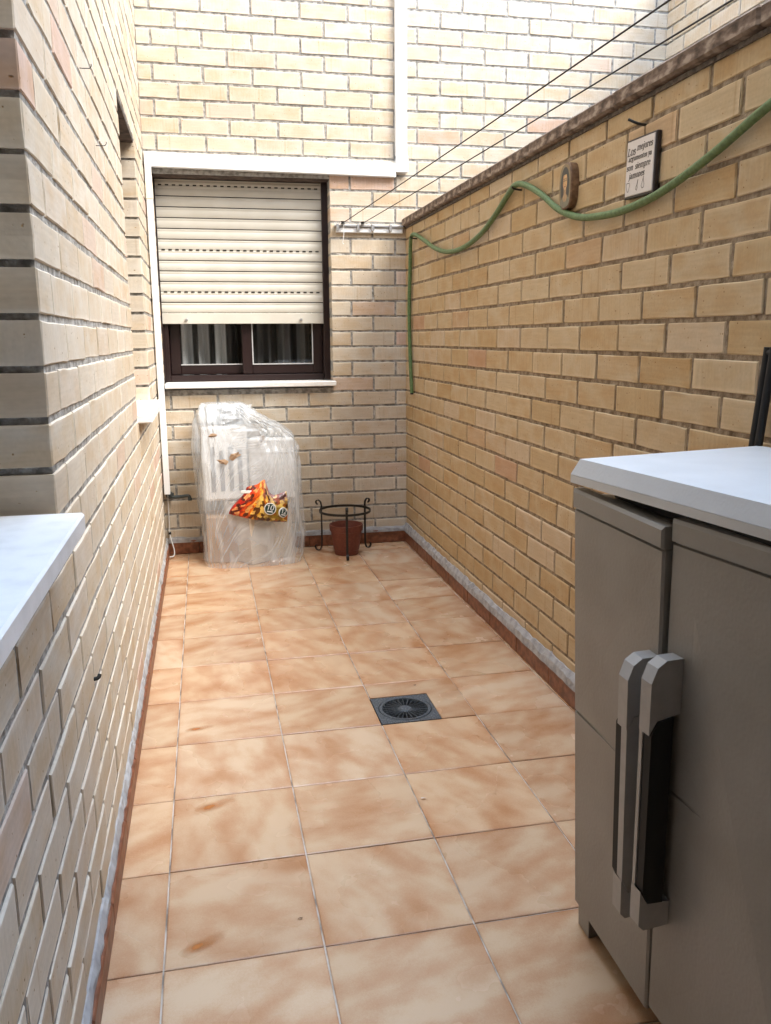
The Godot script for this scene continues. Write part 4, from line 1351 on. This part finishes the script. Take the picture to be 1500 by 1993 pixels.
func film_material() -> StandardMaterial3D:
	if M.has("film"): return M.film
	var w := 768
	var h := 384
	var im := Image.create(w, h, false, Image.FORMAT_RGBA8)
	var fold := fast_noise(97, 0.010, 4)
	fold.fractal_type = FastNoiseLite.FRACTAL_RIDGED
	var cloud := fast_noise(98, 0.012, 4)
	for y in h:
		for x in w:
			var up := 1.0 - float(y) / h
			var f := fold.get_noise_2d(x * (1.6 + up * 2.2), y * (0.5 - up * 0.3))
			var c := cloud.get_noise_2d(x, y)
			var a := 0.24 + 0.42 * smoothstep(0.55, 1.0, f) * 0.6 + 0.45 * clampf(c + 0.12, 0, 1)
			a += 0.10 * up
			im.set_pixel(x, y, Color(0.84, 0.87, 0.90, clampf(a, 0.12, 0.85)))
	var m := mat(Color.WHITE, 0.16)
	m.albedo_texture = ImageTexture.create_from_image(im)
	m.transparency = BaseMaterial3D.TRANSPARENCY_ALPHA
	m.cull_mode = BaseMaterial3D.CULL_DISABLED
	m.normal_enabled = true
	m.normal_texture = noise_bump(99, 0.010, 9.0, 512, 3)
	m.normal_scale = 0.25
	m.uv1_scale = Vector3(1, 1, 1)
	m.metallic_specular = 0.6
	M.film = m
	return m

# ---------------------------------------------------------------- cabinet

func cabinet() -> void:
	# stands with its back to the dividing wall, a little twisted; s runs along its front from the far corner towards the camera
	var t := thing("plastic_cabinet", "low grey plastic cabinet with double doors and a lid paled as if sky-lit", "cabinet")
	var front := func(s: float, y: float, out: float) -> Vector3:
		var k := y / 0.93
		var b := Vector3(-0.437 + 0.01 * s, y, 3.318 + s)
		var c := Vector3(-0.467 + 0.125 * s, y, 3.297 + s * 0.992)
		return b.lerp(c, k) + Vector3(-out, 0, out * 0.12)
	var back := func(s: float, y: float) -> Vector3:
		return Vector3(-0.035 + 0.0 * s, y, 3.255 + s * 0.99)
	var L := 0.67
	var y0 := 0.05
	var y1 := 0.892
	# carcass
	var st := begin()
	hull8(st, [front.call(0, y0, -0.025), front.call(L, y0, -0.025), back.call(L, y0), back.call(0, y0), front.call(0, y1, -0.025), front.call(L, y1, -0.025), back.call(L, y1), back.call(0, y1)])
	put(finish(st), "carcass", M.cabinet, t)
	put(box_mesh(Vector3(-0.40, 0.893, 3.33), Vector3(-0.06, 0.917, 3.9)), "gap_shade_block", M.black, t)  # black filler added so the gap above the door reads as shade
	# feet
	for s in [0.0, L - 0.05]:
		var fo := begin()
		hull8(fo, [front.call(s + 0.004, 0, -0.008), front.call(s + 0.05, 0, -0.008), front.call(s + 0.05, 0, -0.09), front.call(s + 0.004, 0, -0.09), front.call(s + 0.004, y0 + 0.02, -0.008), front.call(s + 0.05, y0 + 0.02, -0.008), front.call(s + 0.05, y0 + 0.02, -0.09), front.call(s + 0.004, y0 + 0.02, -0.09)])
		put(finish(fo), "foot", M.cabinet, t)
		var fb := begin()
		box(fb, Vector3(-0.12, 0, 3.28 + s), Vector3(-0.04, y0, 3.33 + s))
		put(finish(fb), "foot", M.cabinet, t)
	# doors: the far one hangs a little open and low at its free edge
	for k in 2:
		var s0 := 0.0 if k == 0 else 0.287
		var s1 := 0.282 if k == 0 else L
		var open := 0.012 if k == 0 else 0.0
		var sag := 0.014 if k == 0 else 0.0
		var P := func(s: float, y: float, out: float) -> Vector3:
			var h := (s - s0) / (s1 - s0)
			if k == 1: h = 1.0 - h
			return front.call(s, y - sag * h, out + open * h * y)
		var d := begin()
		var yt := 0.908
		var yb := 0.055
		var band := 0.872
		# door skin in two fields split by a groove, with a bevelled top
		var e := 0.004
		for f in [[yb, 0.468], [0.4715, band - 0.003], [band, yt]]:
			var o := 0.0 if f[0] < band - 0.01 else 0.003
			var c := [P.call(s0, f[0], -0.022), P.call(s1, f[0], -0.022), P.call(s1, f[1], -0.022), P.call(s0, f[1], -0.022)]
			var g := [P.call(s0, f[0], o - e), P.call(s1, f[0], o - e), P.call(s1, f[1], o - e), P.call(s0, f[1], o - e)]
			var h2 := [P.call(s0 + e, f[0] + e * 0.4, o), P.call(s1 - e, f[0] + e * 0.4, o), P.call(s1 - e, f[1] - e * (0.4 if f[1] < yt else 1.5), o), P.call(s0 + e, f[1] - e * (0.4 if f[1] < yt else 1.5), o)]
			var mid: Vector3 = (c[0] + c[2]) * 0.5
			flat(d, h2[0], h2[1], h2[2], h2[3], mid)
			for q in 4:
				var w := (q + 1) % 4
				flat(d, g[q], g[w], h2[w], h2[q], mid)
				flat(d, c[q], c[w], g[w], g[q], mid)
		# back of the door
		var bc := [P.call(s0 + 0.002, yb, -0.022), P.call(s1 - 0.002, yb, -0.022), P.call(s1 - 0.002, yt - 0.004, -0.022), P.call(s0 + 0.002, yt - 0.004, -0.022)]
		var bf := [P.call(s0 + 0.002, yb, -0.006), P.call(s1 - 0.002, yb, -0.006), P.call(s1 - 0.002, yt - 0.004, -0.006), P.call(s0 + 0.002, yt - 0.004, -0.006)]
		hull8(d, [bc[0], bc[1], bf[1], bf[0], bc[3], bc[2], bf[2], bf[3]])
		var door := put(finish(d), "door", M.cabinet, t)
		# long pull handle: bar standing off on two end blocks, black recess behind
		var hs := 0.267 if k == 0 else 0.318
		var dp := 0.056
		var hw := 0.0135
		var H := func(s: float, y: float, out: float) -> Vector3: return P.call(hs + s, y, out)
		var h0 := 0.242
		var h1 := 0.697
		var bar := begin()
		# a solid grey half towards the meeting edge; the black grip insert fills the outer half between the end blocks
		var ga := -0.003 if k == 0 else -hw
		var gb := hw if k == 0 else -0.005
		block(bar, H, -hw, hw, [Vector2(0.0, h1), Vector2(dp - 0.026, h1), Vector2(dp - 0.010, h1 - 0.010), Vector2(dp, h1 - 0.034), Vector2(dp, h1 - 0.118), Vector2(dp - 0.014, h1 - 0.096), Vector2(0.0, h1 - 0.090)])
		block(bar, H, ga, gb, [Vector2(0.0, h1 - 0.092), Vector2(dp - 0.014, h1 - 0.098), Vector2(dp - 0.001, h1 - 0.119), Vector2(dp - 0.001, h0 + 0.072), Vector2(dp - 0.014, h0 + 0.048), Vector2(0.0, h0 + 0.045)])
		block(bar, H, -hw, hw, [Vector2(0.0, h0 + 0.043), Vector2(dp - 0.014, h0 + 0.046), Vector2(dp, h0 + 0.071), Vector2(dp, h0 + 0.010), Vector2(dp - 0.010, h0), Vector2(0.0, h0)])
		var hd := put(finish(bar), "handle", M.handle, door)
		var rec := begin()
		block(rec, H, -hw - 0.009 if k == 0 else -0.0045, -0.0035 if k == 0 else hw + 0.002, [Vector2(0.014, h1 - 0.092), Vector2(dp - 0.014, h1 - 0.098), Vector2(dp - 0.003, h1 - 0.119), Vector2(dp - 0.003, h0 + 0.072), Vector2(dp - 0.014, h0 + 0.048), Vector2(0.014, h0 + 0.045)])
		put(finish(rec), "black_grip_insert", M.black, hd)
	# lid with a bevelled rim
	var lid := begin()
	var lo := [front.call(-0.002, 0.919, 0.006), front.call(L + 0.02, 0.919, 0.006), Vector3(-0.006, 0.919, 3.99), Vector3(-0.022, 0.919, 3.21)]
	var mi := []
	var hi := []
	var cc: Vector3 = (lo[0] + lo[1] + lo[2] + lo[3]) / 4.0
	for p in lo:
		mi.append(p + Vector3(0, 0.015, 0))
		var q: Vector3 = p + (cc - p).normalized() * 0.018
		q.y = 0.964
		hi.append(q)
	hull8(lid, lo + mi)
	var mm := []
	for p in mi: mm.append(p + Vector3(0, 0.0005, 0))
	hull8(lid, mm + hi)
	put(finish(lid), "lid", M.sky_lit_lid, t)

# extrude a profile (out, height) across s from a to b
func block(st: SurfaceTool, H: Callable, a: float, b: float, prof: Array) -> void:
	var c := Vector3.ZERO
	var A := []
	var B := []
	for p in prof:
		A.append(H.call(a, p.y, p.x))
		B.append(H.call(b, p.y, p.x))
	var poly := PackedVector2Array()
	for p in prof: poly.append(p)
	var ccw := not Geometry2D.is_polygon_clockwise(poly)
	var idx := Geometry2D.triangulate_polygon(poly)
	var mid: Vector3 = H.call((a + b) * 0.5, prof[0].y, prof[0].x)
	for i in range(0, idx.size(), 3):
		for side in 2:
			var S: Array = A if side == 0 else B
			var O: Array = B if side == 0 else A
			var p: Vector3 = S[idx[i]]
			var q: Vector3 = S[idx[i + 1]]
			var r: Vector3 = S[idx[i + 2]]
			if (q - p).cross(r - p).dot(p - O[idx[i]]) > 0: tri(st, p, q, r)
			else: tri(st, p, r, q)
	for i in prof.size():
		var n := (i + 1) % prof.size()
		# outward: to the right of the edge when counter-clockwise
		var e: Vector2 = prof[n] - prof[i]
		var out2 := Vector2(e.y, -e.x) * (1.0 if ccw else -1.0)
		var inside: Vector2 = (prof[i] + prof[n]) * 0.5 - out2.normalized() * 0.01
		flat(st, A[i], A[n], B[n], B[i], H.call((a + b) * 0.5, inside.y, inside.x))

func folded_frame() -> void:
	var t := thing("folded_metal_frame", "black metal tube frame leaning on the wall behind the cabinet", "folded frame")
	put(tube_mesh([Vector3(-0.075, 0.0, 3.13), Vector3(-0.045, 0.5, 3.165), Vector3(-0.022, 1.16, 3.215)], 0.0085, 10, 3), "tube", M.black, t)
	put(tube_mesh([Vector3(-0.080, 0.0, 3.155), Vector3(-0.050, 0.5, 3.19), Vector3(-0.027, 1.16, 3.24)], 0.0085, 10, 3), "tube", M.black, t)
	for y in [0.12, 0.62, 1.15]:
		var p := Vector3(-0.075, 0, 3.13).lerp(Vector3(-0.022, 1.16, 3.215), y / 1.16)
		put(tube_mesh([p, p + Vector3(-0.005, 0, 0.025)], 0.006, 8, 1), "cross_bar", M.black, t)

func scraps() -> void:
	var paper := mat(srgb(0.75, 0.74, 0.72), 0.9)
	var leaf := mat(srgb(0.09, 0.05, 0.025), 0.9)
	var items := [[Vector3(-0.44, 0.002, 0.475), 0.016, paper, "small white paper scrap on the floor before the plant stand"], [Vector3(-0.31, 0.002, 0.30), 0.007, leaf, "tiny dark crumb on the floor right of the flower pot"], [Vector3(-0.465, 0.002, 2.075), 0.008, leaf, "tiny curled dark leaf on the tile behind the drain"], [Vector3(-0.987, 0.002, 3.185), 0.007, leaf, "tiny dark splinter on the big tile in the foreground"], [Vector3(-0.62, 0.002, 2.79), 0.009, paper, "small pale crumb on a tile joint nearer than the drain"]]
	for s in items:
		var st := begin()
		var r := RandomNumberGenerator.new()
		r.seed = int(s[0].z * 1000)
		var prev := Vector3.ZERO
		var first := Vector3.ZERO
		for k in 8:
			var a := TAU * k / 7
			var rad: float = s[1] * r.randf_range(0.35, 1.0)
			var p := Vector3(cos(a) * rad, r.randf_range(0.0, s[1] * 0.35), sin(a) * rad * 0.5)
			if k == 0: first = p
			if k == 7: p = first
			if k: tri(st, Vector3(0, s[1] * 0.2, 0), p, prev)
			prev = p
		var o := thing("floor_scrap", s[3], "scrap", s[0])
		put(finish(st), "flake", s[2], o)
